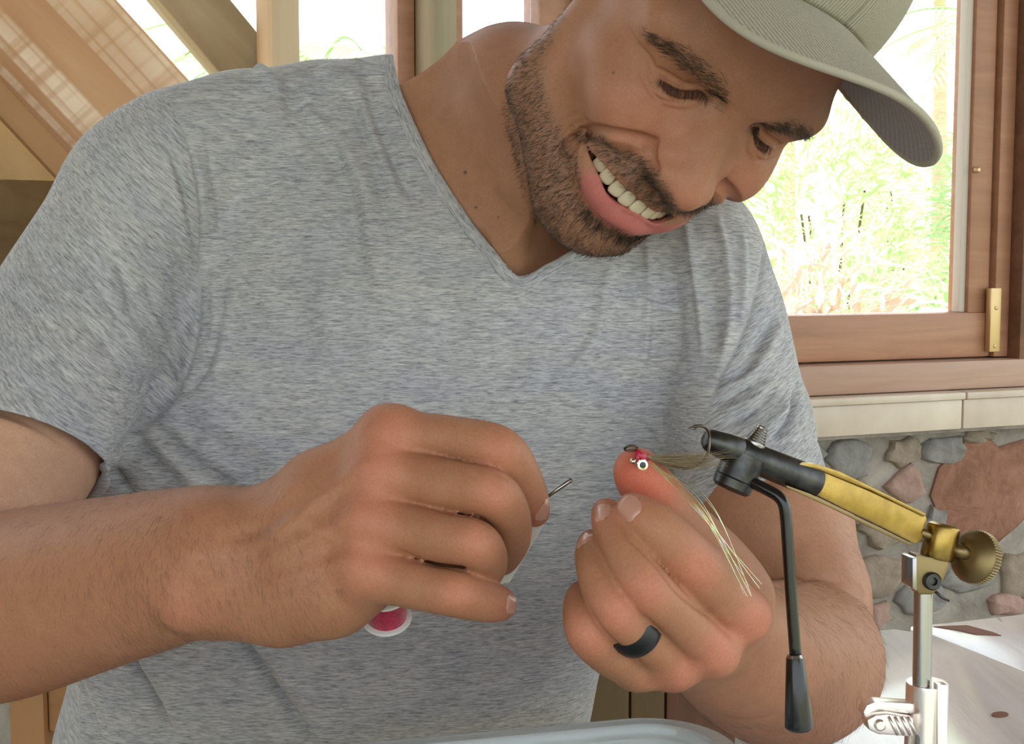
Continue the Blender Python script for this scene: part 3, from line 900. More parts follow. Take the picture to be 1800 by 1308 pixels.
m_brow = np.clip(1.3 - bd / np.interp(bt, [0, 0.25, 0.7, 1], [3.0, 5.5, 6.5, 5.0]), 0, 1)

SKIN = np.array([0.385, 0.185, 0.106])
def head_colors():
    V = hm_V; c = np.tile(SKIN, (len(V), 1))
    def blend(w, col): c[:] = c * (1 - w[:, None]) + np.array(col) * w[:, None]
    g = lambda p, r: np.exp(-(np.linalg.norm((V - p) / r, axis=1)) ** 2)
    blend(0.55 * g((-40, -30, 4), 24), (0.55, 0.23, 0.15))         # warm cheeks and nose
    blend(0.5 * g((0, -42, 26), 14), (0.55, 0.23, 0.15))
    blend(0.35 * g((0, 45, 10), 40), (0.40, 0.20, 0.125))
    ld, lt = seg_dist(V, catmull(hk['lo'], 5)); lg = np.interp(lt, np.linspace(0, 1, len(hk['gap'])), hk['gap'])
    blend(np.clip((lg * 1.25 + 1.2 - ld) / 1.5, 0, 1), (0.52, 0.17, 0.15))
    ud, ut = seg_dist(V, catmull(hk['up'], 5))
    blend(np.clip((3.6 - ud) / 1.5, 0, 1) * 0.8, (0.45, 0.18, 0.14))
    ed, et = seg_dist(V, catmull(hk['slit'], 5))
    blend(np.clip((4.0 - ed) / 2.5, 0, 1) * 0.6, (0.20, 0.08, 0.05))
    blend(0.42 * m_beard, (0.25, 0.15, 0.10)); blend(0.6 * m_must, (0.18, 0.11, 0.075)); blend(0.6 * m_soul, (0.16, 0.10, 0.07))
    blend(0.5 * m_brow, (0.17, 0.10, 0.06))
    blend(0.25 * np.clip((-100 - V[:, 1]) / 40, 0, 1) * (1 - m_beard), (0.46, 0.27, 0.155))
    for q, r in zip(pick(head_f, [(816, 273), (836, 352), (876, 372), (1078, 128)]), (1.5, 1.1, 0.9, 0.8)):
        blend(0.8 * (1 / (1 + np.exp((np.linalg.norm(head_V - q, axis=1) - r) * 6))), (0.12, 0.05, 0.03))
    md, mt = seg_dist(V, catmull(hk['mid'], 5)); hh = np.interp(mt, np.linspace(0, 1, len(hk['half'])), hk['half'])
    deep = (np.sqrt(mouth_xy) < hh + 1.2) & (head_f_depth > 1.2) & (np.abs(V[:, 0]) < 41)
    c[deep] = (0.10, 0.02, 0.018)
    return c
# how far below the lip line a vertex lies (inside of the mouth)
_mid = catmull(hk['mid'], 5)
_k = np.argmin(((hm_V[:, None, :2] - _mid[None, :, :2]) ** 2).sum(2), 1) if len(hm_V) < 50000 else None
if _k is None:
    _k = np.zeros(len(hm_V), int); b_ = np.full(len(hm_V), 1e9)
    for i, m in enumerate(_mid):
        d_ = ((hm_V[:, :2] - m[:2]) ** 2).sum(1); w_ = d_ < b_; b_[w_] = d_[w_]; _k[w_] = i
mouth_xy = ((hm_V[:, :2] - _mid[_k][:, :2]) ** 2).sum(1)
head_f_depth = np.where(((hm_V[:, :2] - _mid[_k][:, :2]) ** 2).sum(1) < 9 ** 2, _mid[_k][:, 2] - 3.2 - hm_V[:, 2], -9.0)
head_C = head_colors()

def skin_material():
    t = NT('skin', rough=0.52)
    vec = t.coords()
    col = t.attr('tint', 'Color')
    mot = t.noise(vec, 90, 5, 0.6); fine = t.noise(vec, 900, 3, 0.6)
    m1 = t.ramp(mot, [(0.3, (0.93, 0.90, 0.88)), (0.7, (1.05, 1.06, 1.06))])
    c = t.mix(1.0, col, m1, 'MULTIPLY')
    m2 = t.ramp(fine, [(0.35, (0.93, 0.91, 0.9)), (0.65, (1.05, 1.05, 1.05))])
    t.base(t.mix(1.0, c, m2, 'MULTIPLY'))
    t.bump(fine, 0.22, 0.0006)
    t.set(Subsurface_Weight=0.12, Subsurface_Radius=(1.0, 0.35, 0.2), Subsurface_Scale=0.006, Specular_IOR_Level=0.28)
    return t.m
M_skin = skin_material()
M_hair = NT('dark_brown_hair', rough=0.5, color=(0.045, 0.028, 0.018)).m
M_hair2 = NT('light_brown_hair', rough=0.5, color=(0.16, 0.10, 0.055)).m

# ------------------------------------------------------------------ the person: one Empty that carries body, hair and clothes
person = empty('person', tuple(at(650, 1300, 0.86)))
tag(person, 'smiling bearded man in a grey v-neck t-shirt and cap bending over his hands', 'person')

rng = np.random.default_rng(4)
def facial_hair():
    W = h2w(head_V); N = hdir(head_N)
    tan = lambda d: d - N[ix] * (d * N[ix]).sum(1)[:, None]
    def strands(name, w, n, L, r, flow, lift, mat, curl=0.25):
        global ix
        p = w * (head_V[:, 2] > -112); p = p / p.sum()
        ix = rng.choice(len(head_V), n, p=p)
        root = W[ix] + rng.normal(size=(n, 3)) * 0.0005
        fl = flow(head_V[ix])
        d = hdir(fl); d = d - N[ix] * (d * N[ix]).sum(1)[:, None]
        d /= np.linalg.norm(d, axis=1)[:, None] + 1e-9
        d = d + N[ix] * lift + rng.normal(size=(n, 3)) * 0.22
        o = hair_mesh(name, root - N[ix] * 0.0004, d, L, r, curl, mat, person, rng, bend=-N[ix] * lift * 0.4)
        return tag(o, kind='stuff')
    down = lambda q: np.stack([q[:, 0] * 0.004, -np.ones(len(q)), -0.25 * np.ones(len(q))], 1)
    # jaw edge and chin carry more hair than the cheek
    jaw = m_beard * np.clip(0.25 + (-35 - hm_V[:, 1]) / 60, 0.22, 1.0) * np.where(hm_V[:, 2] < -8, 1.0, 0.65)
    strands('beard', jaw ** 1.3, 7000, 0.0046, 0.000085, down, 0.35, M_hair)
    strands('beard', m_beard, 3500, 0.0042, 0.00009, down, 0.4, M_hair2)
    mf = lambda q: np.stack([np.sign(q[:, 0]) * 0.9, -np.ones(len(q)), 0.1 * np.ones(len(q))], 1)
    strands('moustache', m_must, 3000, 0.0055, 0.000085, mf, 0.3, M_hair)
    strands('moustache', m_must, 700, 0.0060, 0.0001, mf, 0.4, M_hair2)
    strands('soul_patch', m_soul, 900, 0.0055, 0.00011, down, 0.35, M_hair)
    bf = lambda q: np.stack([np.sign(q[:, 0]) * 1.0, 0.12 - 0.012 * np.abs(q[:, 0]), -0.3 * np.ones(len(q))], 1)
    for side, sg in (('eyebrow', -1), ('eyebrow', 1)):
        strands(side, np.clip(m_brow - 0.15, 0, 1) * (head_V[:, 0] * sg > 0), 850, 0.0065, 0.00011, bf, 0.15, M_hair, 0.12)
    for sg in (1, -1):
        e = catmull(hk['edge'], 10) * (sg, 1, 1)
        k = rng.integers(0, len(e), 110)
        root = h2w(e[k] + rng.normal(size=(110, 3)) * 0.25)
        o = hair_mesh('eyelashes', root, hdir(np.tile((0, -0.75, 0.75), (110, 1))) + rng.normal(size=(110, 3)) * 0.15, 0.0065, 0.00012, 0.2, M_hair, person, rng)
        tag(o, kind='stuff')
facial_hair()

# eyes and teeth
M_eye = NT('eye', rough=0.12)
_g = M_eye.attr('tint', 'Color'); M_eye.base(_g); M_eye = M_eye.m
def eyes():
    for sg in (1, -1):
        c = hk['ec'] * (sg, 1, 1)
        bm = bmesh.new(); bmesh.ops.create_uvsphere(bm, u_segments=40, v_segments=30, radius=11.6)
        me = bpy.data.meshes.new('eyeball'); bm.to_mesh(me); bm.free()
        v = np.empty(len(me.vertices) * 3); me.vertices.foreach_get('co', v); v = v.reshape(-1, 3)
        gaze = np.array([0.05, -0.55, 0.83]); gaze /= np.linalg.norm(gaze)
        a = np.degrees(np.arccos(np.clip(v @ gaze / 11.6, -1, 1)))
        col = np.where(a[:, None] < 13, (0.01, 0.01, 0.01), np.where(a[:, None] < 31, (0.09, 0.05, 0.03), (0.55, 0.47, 0.42)))
        me.vertices.foreach_set('co', h2w(v + c).ravel().astype(np.float32)); me.update()
        set_color(me, 'tint', col)
        link('eyeball', me, M_eye, person)
eyes()
M_tooth = NT('tooth', rough=0.2, color=(0.74, 0.66, 0.47)).set(Coat_Weight=0.4).m
M_gum = NT('gum', rough=0.3, color=(0.42, 0.14, 0.12)).m
def teeth():
    t = list(hk['teeth']) + [np.array([-4.6, -70.6, 4.6])]
    row = np.array(t + [np.array((-0.70 * q[0], q[1], q[2] - 0.06 * abs(q[0]))) for q in t[::-1]])
    for i, c in enumerate(row):
        d = row[min(i + 1, len(row) - 1)] - row[max(i - 1, 0)]; d[1] = 0; d /= np.linalg.norm(d)
        gap = np.linalg.norm(row[min(i + 1, len(row) - 1)] - row[max(i - 1, 0)]) / (2 if 0 < i < len(row) - 1 else 1)
        u = d; n = np.array([-d[2], 0, d[0]]); n = n if n[2] > 0 else -n
        bm = bmesh.new(); bmesh.ops.create_cube(bm, size=1)
        bmesh.ops.subdivide_edges(bm, edges=bm.edges, cuts=5, use_grid_fill=True)
        wid = min(gap * 1.12, 9.6); ht = 11.0
        for v in bm.verts:
            p = np.array(v.co) * 2
            q = np.sign(p) * np.abs(p)
            r_ = (np.abs(p) ** 3.2).sum() ** (1 / 3.2)
            p = p / max(r_, 1e-6) * np.abs(p).max()
            w_ = wid * (0.80 + 0.10 * (1 - p[1]))
            l = c + u * p[0] * 0.5 * w_ + np.array([0, 1, 0.1]) * (p[1] * 0.5 * ht + 1.0) + n * p[2] * 2.6
            v.co = h2w(l)
        bm_obj('tooth', bm, M_tooth, person, deg=80)
    g = row + np.array([0, 5.5, -1.5])
    tube('gum', h2w(catmull(g, 6)), 0.0032, M_gum, person, 10)
teeth()
# ------------------------------------------------------------------ arms and hands (camera-axis millimetres: right, down, away)
def cp(px, py, d): return np.array([(px - 900) / F_PX * d, (py - 654) / F_PX * d, d], float)
def c2w(L): return CAM + np.asarray(L, float) @ CW.T * 0.001
def joints(J):
    """rows of (px, py, depth, radius in px) -> points and radii in mm"""
    P = np.array([cp(a, b, d) for a, b, d, r in J]); R = np.array([r * d / F_PX for a, b, d, r in J])
    return P, R
def finger(f, J, k=1.0, n=4):
    P, R = joints(J)
    Pd = catmull(P, n); Rd = np.interp(np.linspace(0, 1, len(Pd)), np.linspace(0, 1, len(R)), R)
    f.chain(Pd, Rd, k)
    return P

R_INDEX = [(684, 772, 512, 53), (735, 768, 508, 42), (800, 772, 503, 39), (872, 790, 498, 43), (905, 822, 503, 38), (928, 868, 512, 34), (940, 900, 520, 27)]
R_MIDDLE = [(668, 838, 505, 52), (730, 842, 500, 46), (800, 855, 492, 44), (866, 868, 487, 42), (893, 905, 497, 38), (897, 948, 513, 35), (882, 982, 526, 30)]
R_RING = [(652, 922, 500, 52), (715, 930, 494, 45), (780, 945, 486, 44), (836, 956, 481, 41), (856, 985, 492, 36), (850, 1010, 510, 32)]
R_PINKY = [(645, 1006, 497, 50), (705, 1022, 491, 43), (762, 1036, 486, 40), (806, 1043, 484, 42), (848, 1055, 489, 37), (878, 1062, 495, 31)]
R_THUMB = [(470, 960, 545, 60), (640, 930, 565, 62), (780, 930, 560, 48), (890, 915, 548, 34)]

def build_right_arm():
    f = Field((-330, 8, 440), (48, 170, 705), 1.0)
    # forearm
    P, R = joints([(-150, 1085, 650, 160), (0, 1066, 615, 158), (120, 1038, 588, 146), (240, 1010, 560, 132), (330, 990, 541, 120), (395, 982, 530, 116)])
    Pd = catmull(P, 6); Rd = np.interp(np.linspace(0, 1, len(Pd)), np.linspace(0, 1, len(R)), R)
    f.chain(Pd, Rd, 6)
    # wrist and back of the hand: one strand per ray, joined softly
    W = [(430, 930, 535, 54), (425, 960, 524, 64), (420, 1000, 520, 66), (425, 1040, 522, 62)]
    for w, J in zip(W, (R_INDEX, R_MIDDLE, R_RING, R_PINKY)):
        m = tuple(0.5 * (a + b) for a, b in zip(w, J[0]))
        m = (m[0], m[1], m[2] - 3, 53)
        Q, S = joints([w, m, (*J[0][:3], J[0][3] - 4)])
        f.chain(Q, S, 9)
    Q, S = joints([(400, 1035, 530, 68), (500, 1056, 518, 66), (590, 1046, 508, 58), (640, 1020, 505, 50)])
    f.chain(Q, S, 14)                                               # outer edge of the palm
    Q, S = joints([(500, 980, 548, 75), (620, 930, 545, 80)])
    f.chain(Q, S, 9)
    Q, S = joints([(690, 900, 520, 50), (800, 905, 520, 44)]); f.chain(Q, S, 6)
    Q, S = joints([(690, 990, 512, 46), (790, 1005, 508, 38)]); f.chain(Q, S, 6)
    f.blur(2, 1)
    finger(f, R_THUMB, 4)
    for J in (R_INDEX, R_MIDDLE, R_RING, R_PINKY):
        finger(f, J, 1.0)
        f.ell(cp(*J[0][:3]) + (0, -1.5, -2.0), np.array((J[0][3] + 1) * J[0][2] / F_PX) * np.ones(3), 7)          # knuckle
    # ulna head at the wrist
    f.ell(cp(325, 1065, 512), (10, 9, 8), 9)
    return f

L_INDEX = [(1302, 1082, 500, 46), (1268, 1050, 490, 52), (1228, 1005, 476, 53), (1185, 962, 468, 47), (1148, 925, 466, 42), (1112, 895, 470, 30)]
L_MIDDLE = [(1250, 1145, 492, 42), (1195, 1092, 474, 44), (1140, 1042, 460, 46), (1102, 985, 462, 39), (1078, 935, 472, 35), (1066, 902, 480, 27)]
L_RING = [(1180, 1168, 490, 42), (1130, 1122, 472, 41), (1082, 1075, 460, 43), (1054, 1020, 465, 36), (1042, 980, 475, 31), (1040, 955, 483, 25)]
L_PINKY = [(1118, 1172, 488, 38), (1072, 1150, 475, 38), (1034, 1112, 466, 39), (1022, 1070, 474, 32), (1024, 1046, 484, 27)]
L_THUMB = [(1300, 1050, 528, 62), (1250, 985, 522, 56), (1196, 925, 512, 46), (1160, 880, 506, 40), (1132, 848, 502, 38), (1117, 824, 500, 34)]

def build_left_arm():
    f = Field((12, -60, 430), (225, 232, 800), 1.05)
    # upper arm, then forearm coming towards the camera
    P, R = joints([(1285, 560, 832, 108), (1325, 800, 797, 120), (1356, 920, 768, 136), (1400, 1050, 742, 124), (1420, 1118, 730, 112)])
    f.chain(P, R, 8)
    f.blur(2, 1)
    P, R = joints([(1425, 1128, 735, 108), (1408, 1162, 700, 138), (1372, 1168, 655, 140), (1332, 1160, 610, 128), (1300, 1146, 575, 116), (1272, 1128, 545, 104)])
    Pd = catmull(P, 6); Rd = np.interp(np.linspace(0, 1, len(Pd)), np.linspace(0, 1, len(R)), R)
    g = Field((12, -60, 430), (225, 232, 800), 1.05)
    g.chain(Pd, Rd, 5)
    for J, w in ((L_INDEX, (1300, 1100, 540, 62)), (L_MIDDLE, (1285, 1125, 538, 62)), (L_RING, (1262, 1145, 538, 60)), (L_PINKY, (1235, 1152, 540, 56))):
        Q, S = joints([w, (*J[0][:3], J[0][3] - 3)])
        g.chain(Q, S, 8)
    Q, S = joints([(1240, 1090, 520, 70), (1170, 1060, 505, 62)])
    g.chain(Q, S, 8)                                                # palm behind the curled fingers
    g.blur(2, 1)
    k = 2.2
    h = np.clip(0.5 + 0.5 * (g.F - f.F) / k, 0, 1)
    f.F = g.F * (1 - h) + f.F * h - k * h * (1 - h)
    finger(f, L_THUMB, 4)
    for J in (L_INDEX, L_MIDDLE, L_RING, L_PINKY):
        finger(f, J, 0.9)
        f.ell(cp(*J[0][:3]) + (1.0, 0, -1.0), np.array(J[0][3] * J[0][2] / F_PX) * np.ones(3), 6)
    return f

def upper_right_arm():
    f = Field((-350, -190, 560), (-150, 190, 880), 2.2)
    P, R = joints([(215, 330, 838, 136), (110, 560, 797, 142), (40, 760, 742, 146), (-30, 900, 694, 148), (-120, 1060, 650, 150)])
    f.chain(P, R, 8)
    return f

def arm_mesh(f, hot, lines=()):
    V, Q = f.mesh()
    V = smooth_mesh(V, Q, 2, 0.5)
    N = normals(V, Q); D = np.zeros(len(V))
    for pts, amp, w in lines: crease(V, N, catmull(np.array([cp(*p) for p in pts]), 6), amp, w, D, sharp_v=w <= 1.3)
    V = smooth_mesh(V + N * D[:, None], Q, 1, 0.5)
    col = np.tile(SKIN * (1.05, 1.03, 1.0), (len(V), 1))
    for p, r, w, c in hot:
        g = w * np.exp(-(np.linalg.norm(V - cp(*p), axis=1) / r) ** 2)
        col = col * (1 - g[:, None]) + np.array(c) * g[:, None]
    return V, Q, col

ROSE = (0.60, 0.21, 0.145); RED = (0.62, 0.14, 0.09); PALE = (0.56, 0.32, 0.21)
r_hot = [((J[0][0], J[0][1] - 12, J[0][2] - 12), 11, 0.5, ROSE) for J in (R_INDEX, R_MIDDLE, R_RING, R_PINKY)]
r_hot += [((J[3][0], J[3][1], J[3][2] - 10), 8.5, 0.45, ROSE) for J in (R_INDEX, R_MIDDLE, R_RING, R_PINKY)]
r_hot += [((940, 905, 515), 10, 0.5, ROSE), ((880, 1064, 490), 9, 0.5, ROSE), ((325, 1065, 505), 13, 0.3, ROSE)]
def surf_line(f, pts):
    """first meeting of sight lines with the surface of f, as (px, py, depth)"""
    out = []
    for px, py in pts:
        d = np.arange(440, 800, 0.7); P = np.stack([cp(px, py, q) for q in d])
        v = f.value(P); i = np.argmax(v < 0)
        out.append((px, py, d[i] if v[i] < 0 else 520))
    return out
r_f = build_right_arm()
r_lines = []
for pts, a, w in [([(450, 1000), (540, 950), (640, 895)], 0.8, 3.0), ([(470, 960), (560, 880), (650, 810)], 1.0, 3.0), ([(470, 1030), (560, 1000), (640, 985)], 0.6, 3.0),
                  ([(400, 950), (470, 920), (540, 868)], -0.9, 4.0), ([(240, 960), (330, 975), (420, 965)], 0.5, 4.0), ([(520, 905), (560, 930), (600, 960)], 0.5, 2.0),
                  ([(600, 1010), (590, 1040), (620, 1075)], -0.6, 3.0), ([(380, 1098), (330, 1080), (280, 1090)], -0.4, 4.0),
                  ([(845, 860), (850, 885)], -0.5, 0.8), ([(858, 850), (864, 880)], -0.6, 0.8), ([(872, 848), (878, 876)], -0.5, 0.8),
                  ([(832, 938), (838, 965)], -0.5, 0.8), ([(844, 936), (850, 966)], -0.5, 0.8), ([(790, 1025), (794, 1058)], -0.6, 0.9), ([(802, 1024), (808, 1058)], -0.5, 0.8),
                  ([(856, 765), (862, 795)], -0.3, 1.0), ([(870, 768), (878, 796)], -0.3, 1.0)]:
    r_lines.append((surf_line(r_f, pts), a * 1.5, w))
for pts in ([(725, 778), (797, 806), (866, 827), (892, 844), (905, 880)], [(730, 880), (751, 890), (805, 905), (850, 919), (866, 940)], [(700, 965), (717, 974), (759, 993), (808, 1003), (845, 1018)]):
    r_lines.append((surf_line(r_f, pts), -0.8, 1.3))
ra_V, ra_Q, ra_C = arm_mesh(r_f, r_hot, r_lines)
u_V, u_Q, u_C = arm_mesh(upper_right_arm(), [((60, 800, 690), 90, 0.9, (0.60, 0.37, 0.25))])
l_f = build_left_arm()
l_hot = [((1325, 1088, 490), 12, 0.6, ROSE), ((1262, 1150, 478), 12, 0.65, ROSE), ((1228, 1000, 462), 10, 0.55, ROSE), ((1135, 1042, 450), 9, 0.55, ROSE),
         ((1079, 1082, 450), 9, 0.55, ROSE), ((1027, 1122, 458), 10, 0.55, ROSE), ((1105, 890, 462), 8, 0.5, ROSE), ((1062, 895, 472), 7, 0.5, ROSE),
         ((1118, 830, 496), 13, 0.9, RED), ((1150, 865, 498), 10, 0.6, RED), ((1420, 940, 740), 60, 0.5, PALE), ((1380, 1080, 660), 60, 0.3, PALE), ((1190, 1200, 480), 10, .5, ROSE)]
l_lines = []
for pts, a, w in [([(1215, 985), (1235, 1000), (1250, 992)], -0.6, 1.0), ([(1222, 1000), (1240, 1012), (1256, 1004)], -0.4, 0.9), ([(1142, 900), (1158, 912), (1166, 905)], -0.3, 0.8),
                  ([(1337, 1026), (1405, 1021), (1470, 1022), (1512, 1034)], -1.2, 2.5), ([(1230, 1240), (1300, 1268), (1370, 1250)], -0.6, 4.0), ([(1280, 1290), (1340, 1285), (1400, 1262)], -0.6, 4.0),
                  ([(1320, 1180), (1360, 1160), (1420, 1170)], -0.5, 6.0)]:
    l_lines.append((surf_line(l_f, pts), a, w))
for pts in ([(1092, 915), (1107, 947), (1147, 986), (1183, 1030), (1218, 1062), (1258, 1090), (1285, 1120)], [(1047, 943), (1059, 982), (1075, 1014), (1099, 1050), (1119, 1074), (1147, 1098), (1183, 1133), (1212, 1163)],
            [(1028, 1040), (1051, 1098), (1075, 1125), (1119, 1161), (1143, 1188)]):
    l_lines.append((surf_line(l_f, pts), -1.5, 1.2))
la_V, la_Q, la_C = arm_mesh(l_f, l_hot, l_lines)

def arm_hair(V, Q, mask, n, L, r, flow, seed):
    rg = np.random.default_rng(seed); N = normals(V, Q)
    w = mask(V).astype(float); w *= (N[:, 2] < 0.5); ix = rg.choice(len(V), n, p=w / w.sum())
    d = np.tile(np.asarray(flow, float), (n, 1)); d = d - N[ix] * (d * N[ix]).sum(1)[:, None]
    d = d / (np.linalg.norm(d, axis=1)[:, None] + 1e-9) + N[ix] * 0.45 + rg.normal(size=(n, 3)) * 0.18
    o = hair_mesh('arm_hair', c2w(V[ix]), d @ CW.T, L, r, 0.35, M_hair2, person, rg, bend=-(N[ix] @ CW.T) * 0.25)
    tag(o, kind='stuff')
_px = lambda V: 900 + F_PX * V[:, 0] / V[:, 2]
_py = lambda V: 654 + F_PX * V[:, 1] / V[:, 2]
arm_hair(ra_V, ra_Q, lambda V: np.exp(-((_px(V) - 330) / 190) ** 2) * np.exp(-((_py(V) - 1010) / 110) ** 2) + 0.12 * (_px(V) < 480), 2600, 0.0065, 0.000042, (0.35, 1, 0), 1)
arm_hair(ra_V, ra_Q, lambda V: np.exp(-((_px(V) - 530) / 60) ** 2) * np.exp(-((_py(V) - 1040) / 40) ** 2), 200, 0.005, 0.00004, (0.4, 1, 0), 2)
arm_hair(la_V, la_Q, lambda V: (V[:, 2] > 560) & (_py(V) > 900), 2600, 0.0075, 0.000042, (0.5, 1, -0.4), 3)

# fingernails: a curved plate seated on each fingertip that shows one
M_nail = NT('fingernail', rough=0.3, color=(0.52, 0.27, 0.20)).set(Coat_Weight=0.3).m
def nail(f, px, py, along, wid, length):
    """px, py: middle of the nail in the view; along: picture direction towards its free edge"""
    s = surf_line(f, [(px, py)])[0]; c = cp(*s)
    e = 1.2
    n = np.array([f.value((c + np.eye(3)[i] * e)[None])[0] - f.value((c - np.eye(3)[i] * e)[None])[0] for i in range(3)]); n /= np.linalg.norm(n)
    a = np.array([along[0], along[1], 0.0]); a -= n * (a @ n); a /= np.linalg.norm(a)
    b = np.cross(n, a)
    V, F = [], []; nu, nv = 12, 12
    for i in range(nu + 1):
        for j in range(nv + 1):
            u = -1 + 2 * i / nu; v = -1 + 2 * j / nv
            x = u * math.sqrt(1 - 0.42 * v * v) ; y = v * math.sqrt(1 - 0.42 * u * u)
            p = c + a * (y * length / 2) + b * (x * wid / 2)
            for _ in range(4): p = p - n * np.clip(f.value(p[None])[0], -3, 3) * 0.8
            p = p + n * (0.45 - 0.75 * max(abs(x), abs(y)) ** 6 + (0.25 if y > 0.7 else 0))
            V.append(c2w(p))
    for i in range(nu):
        for j in range(nv):
            q = i * (nv + 1) + j; F.append((q, q + 1, q + nv + 2, q + nv + 1))
    pydata('fingernail', V, F, M_nail, person)
nail(r_f, 957, 897, (0.1, 1), 7.5, 11)
nail(r_f, 899, 1062, (1, 0.1), 8.0, 7)
nail(l_f, 1106, 893, (-0.75, -0.7), 9.5, 10.5)
nail(l_f, 1058, 900, (-0.25, -1), 7, 9)
nail(l_f, 1026, 948, (-0.1, -1), 6, 9)
# ------------------------------------------------------------------ t-shirt
ROWS = np.array([  # py, left px, right px, depth of the front, half thickness mm
    (150, 560, 1130, 850, 60), (230, 380, 1240, 832, 80), (320, 335, 1290, 818, 92), (420, 318, 1310, 803, 100), (520, 300, 1312, 790, 105), (650, 245, 1288, 780, 108),
    (740, 120, 1250, 777, 110), (800, 72, 1226, 776, 110), (900, 58, 1180, 776, 110), (1050, 90, 1112, 782, 110), (1200, 140, 1054, 792, 108), (1308, 112, 1036, 800, 108), (1420, 90, 1015, 808, 108)], float)
L_SLEEVE = [(250, 335, 838, 120), (188, 455, 820, 132), (126, 575, 797, 146), (58, 725, 754, 162), (17, 805, 728, 168), (-10, 860, 708, 168)]
R_SLEEVE = [(1225, 440, 845, 100), (1262, 550, 830, 108), (1285, 660, 812, 110), (1306, 780, 797, 118), (1324, 870, 783, 124), (1334, 930, 775, 126)]
L_SEAM = [(272, 158), (304, 185), (328, 244), (347, 314), (355, 384), (353, 450), (351, 528), (346, 592), (330, 650), (311, 682)]
R_SEAM = [(1330, 290), (1338, 330), (1345, 372), (1343, 443), (1326, 530), (1293, 615), (1269, 654), (1243, 725)]
NECK = [(690, 96), (694, 120), (706, 165), (735, 232), (770, 300), (820, 378), (868, 440), (912, 487), (960, 466), (992, 449), (1060, 405), (1120, 350)]

def hem_plane(a, b, c, tilt):
    d = (b - a) / np.linalg.norm(b - a); n = d + np.array(tilt); return c, n / np.linalg.norm(n), d
L_HEM = hem_plane(cp(110, 560, 797), cp(30, 768, 738), cp(16, 802, 727), (-0.02, 0.0, 0.16))
R_HEM = hem_plane(cp(1275, 550, 830), cp(1334, 880, 782), cp(1330, 868, 783), (0.20, 0.0, 0.10))

def build_shirt():
    h = 1.75
    f = Field((-372, -232, 660), (232, 300, 1000), h)
    # torso: an oval loft
    y = f.ax[1]; d0 = 850.0
    py = 654 + y / d0 * F_PX
    itp = lambda k: np.interp(py, ROWS[:, 0], ROWS[:, k])
    zc = itp(3) + itp(4)
    xl = (itp(1) - 900) / F_PX * zc; xr = (itp(2) - 900) / F_PX * zc
    a = (xr - xl) / 2; c = (xr + xl) / 2; b = itp(4)
    from_top = py > 150
    X = (f.ax[0][:, None, None] - c[None, :, None]) / a[None, :, None]
    Z = (f.ax[2][None, None, :] - zc[None, :, None]) / b[None, :, None]
    n = 2.4
    r = (np.abs(X) ** n + np.abs(Z) ** n) ** (1 / n)
    d = (r - 1) * np.minimum(a, b)[None, :, None]
    d = np.maximum(d, ((150 - py) / F_PX * d0)[None, :, None])
    f.F = np.minimum(f.F, d.astype(np.float32))
    # yoke and sleeves
    P, R = joints([(770, 208, 893, 96), (690, 200, 890, 90), (560, 210, 885, 90), (420, 235, 868, 98), (310, 280, 850, 110), (250, 335, 838, 120)])
    f.chain(P, R, 22)
    P, R = joints([(880, 240, 893, 90), (1050, 330, 885, 95), (1170, 400, 862, 100), (1225, 440, 845, 100)])
    f.chain(P, R, 22)
    f.blur(4, 2)
    for S, kk, (hc, hn, _) in ((L_SLEEVE, 20, L_HEM), (R_SLEEVE, 14, R_HEM)):
        P, R = joints(S); Pd = catmull(P, 5); Rd = np.interp(np.linspace(0, 1, len(Pd)), np.linspace(0, 1, len(R)), R)
        g = Field((-372, -232, 660), (232, 300, 1000), h)
        g.chain(Pd, Rd, 6)
        pl = (g.ax[0][:, None, None] - hc[0]) * hn[0] + (g.ax[1][None, :, None] - hc[1]) * hn[1] + (g.ax[2][None, None, :] - hc[2]) * hn[2]
        np.maximum(g.F, (pl - 3.0).astype(np.float32), out=g.F)
        w = np.clip(0.5 + 0.5 * (g.F - f.F) / kk, 0, 1)
        f.F = g.F * (1 - w) + f.F * w - kk * w * (1 - w)
    f.ell(cp(1392, 745, 800), (12, 24, 18), 8)                     # cloth pouching over the far sleeve
    f.blur(1, 2)
    return f
shirt_f = build_shirt()

def tuck(V, sel, gap=3.5):
    """keep covered skin just under the cloth"""
    i = np.where(sel)[0]; gap = np.broadcast_to(gap, len(V))
    moved = np.zeros(len(V), bool)
    for _ in range(3):
        P = V[i]; v = shirt_f.value(P); m = v > -gap[i]
        if not m.any(): break
        i = i[m]; P = P[m]; v = v[m]
        G = np.stack([shirt_f.value(P + np.eye(3)[k] * 2) - shirt_f.value(P - np.eye(3)[k] * 2) for k in range(3)], 1)
        G /= np.linalg.norm(G, axis=1)[:, None] + 1e-9
        V[i] = P - G * np.clip(v + gap[i], 0, 40)[:, None]; moved[i] = True
    return moved

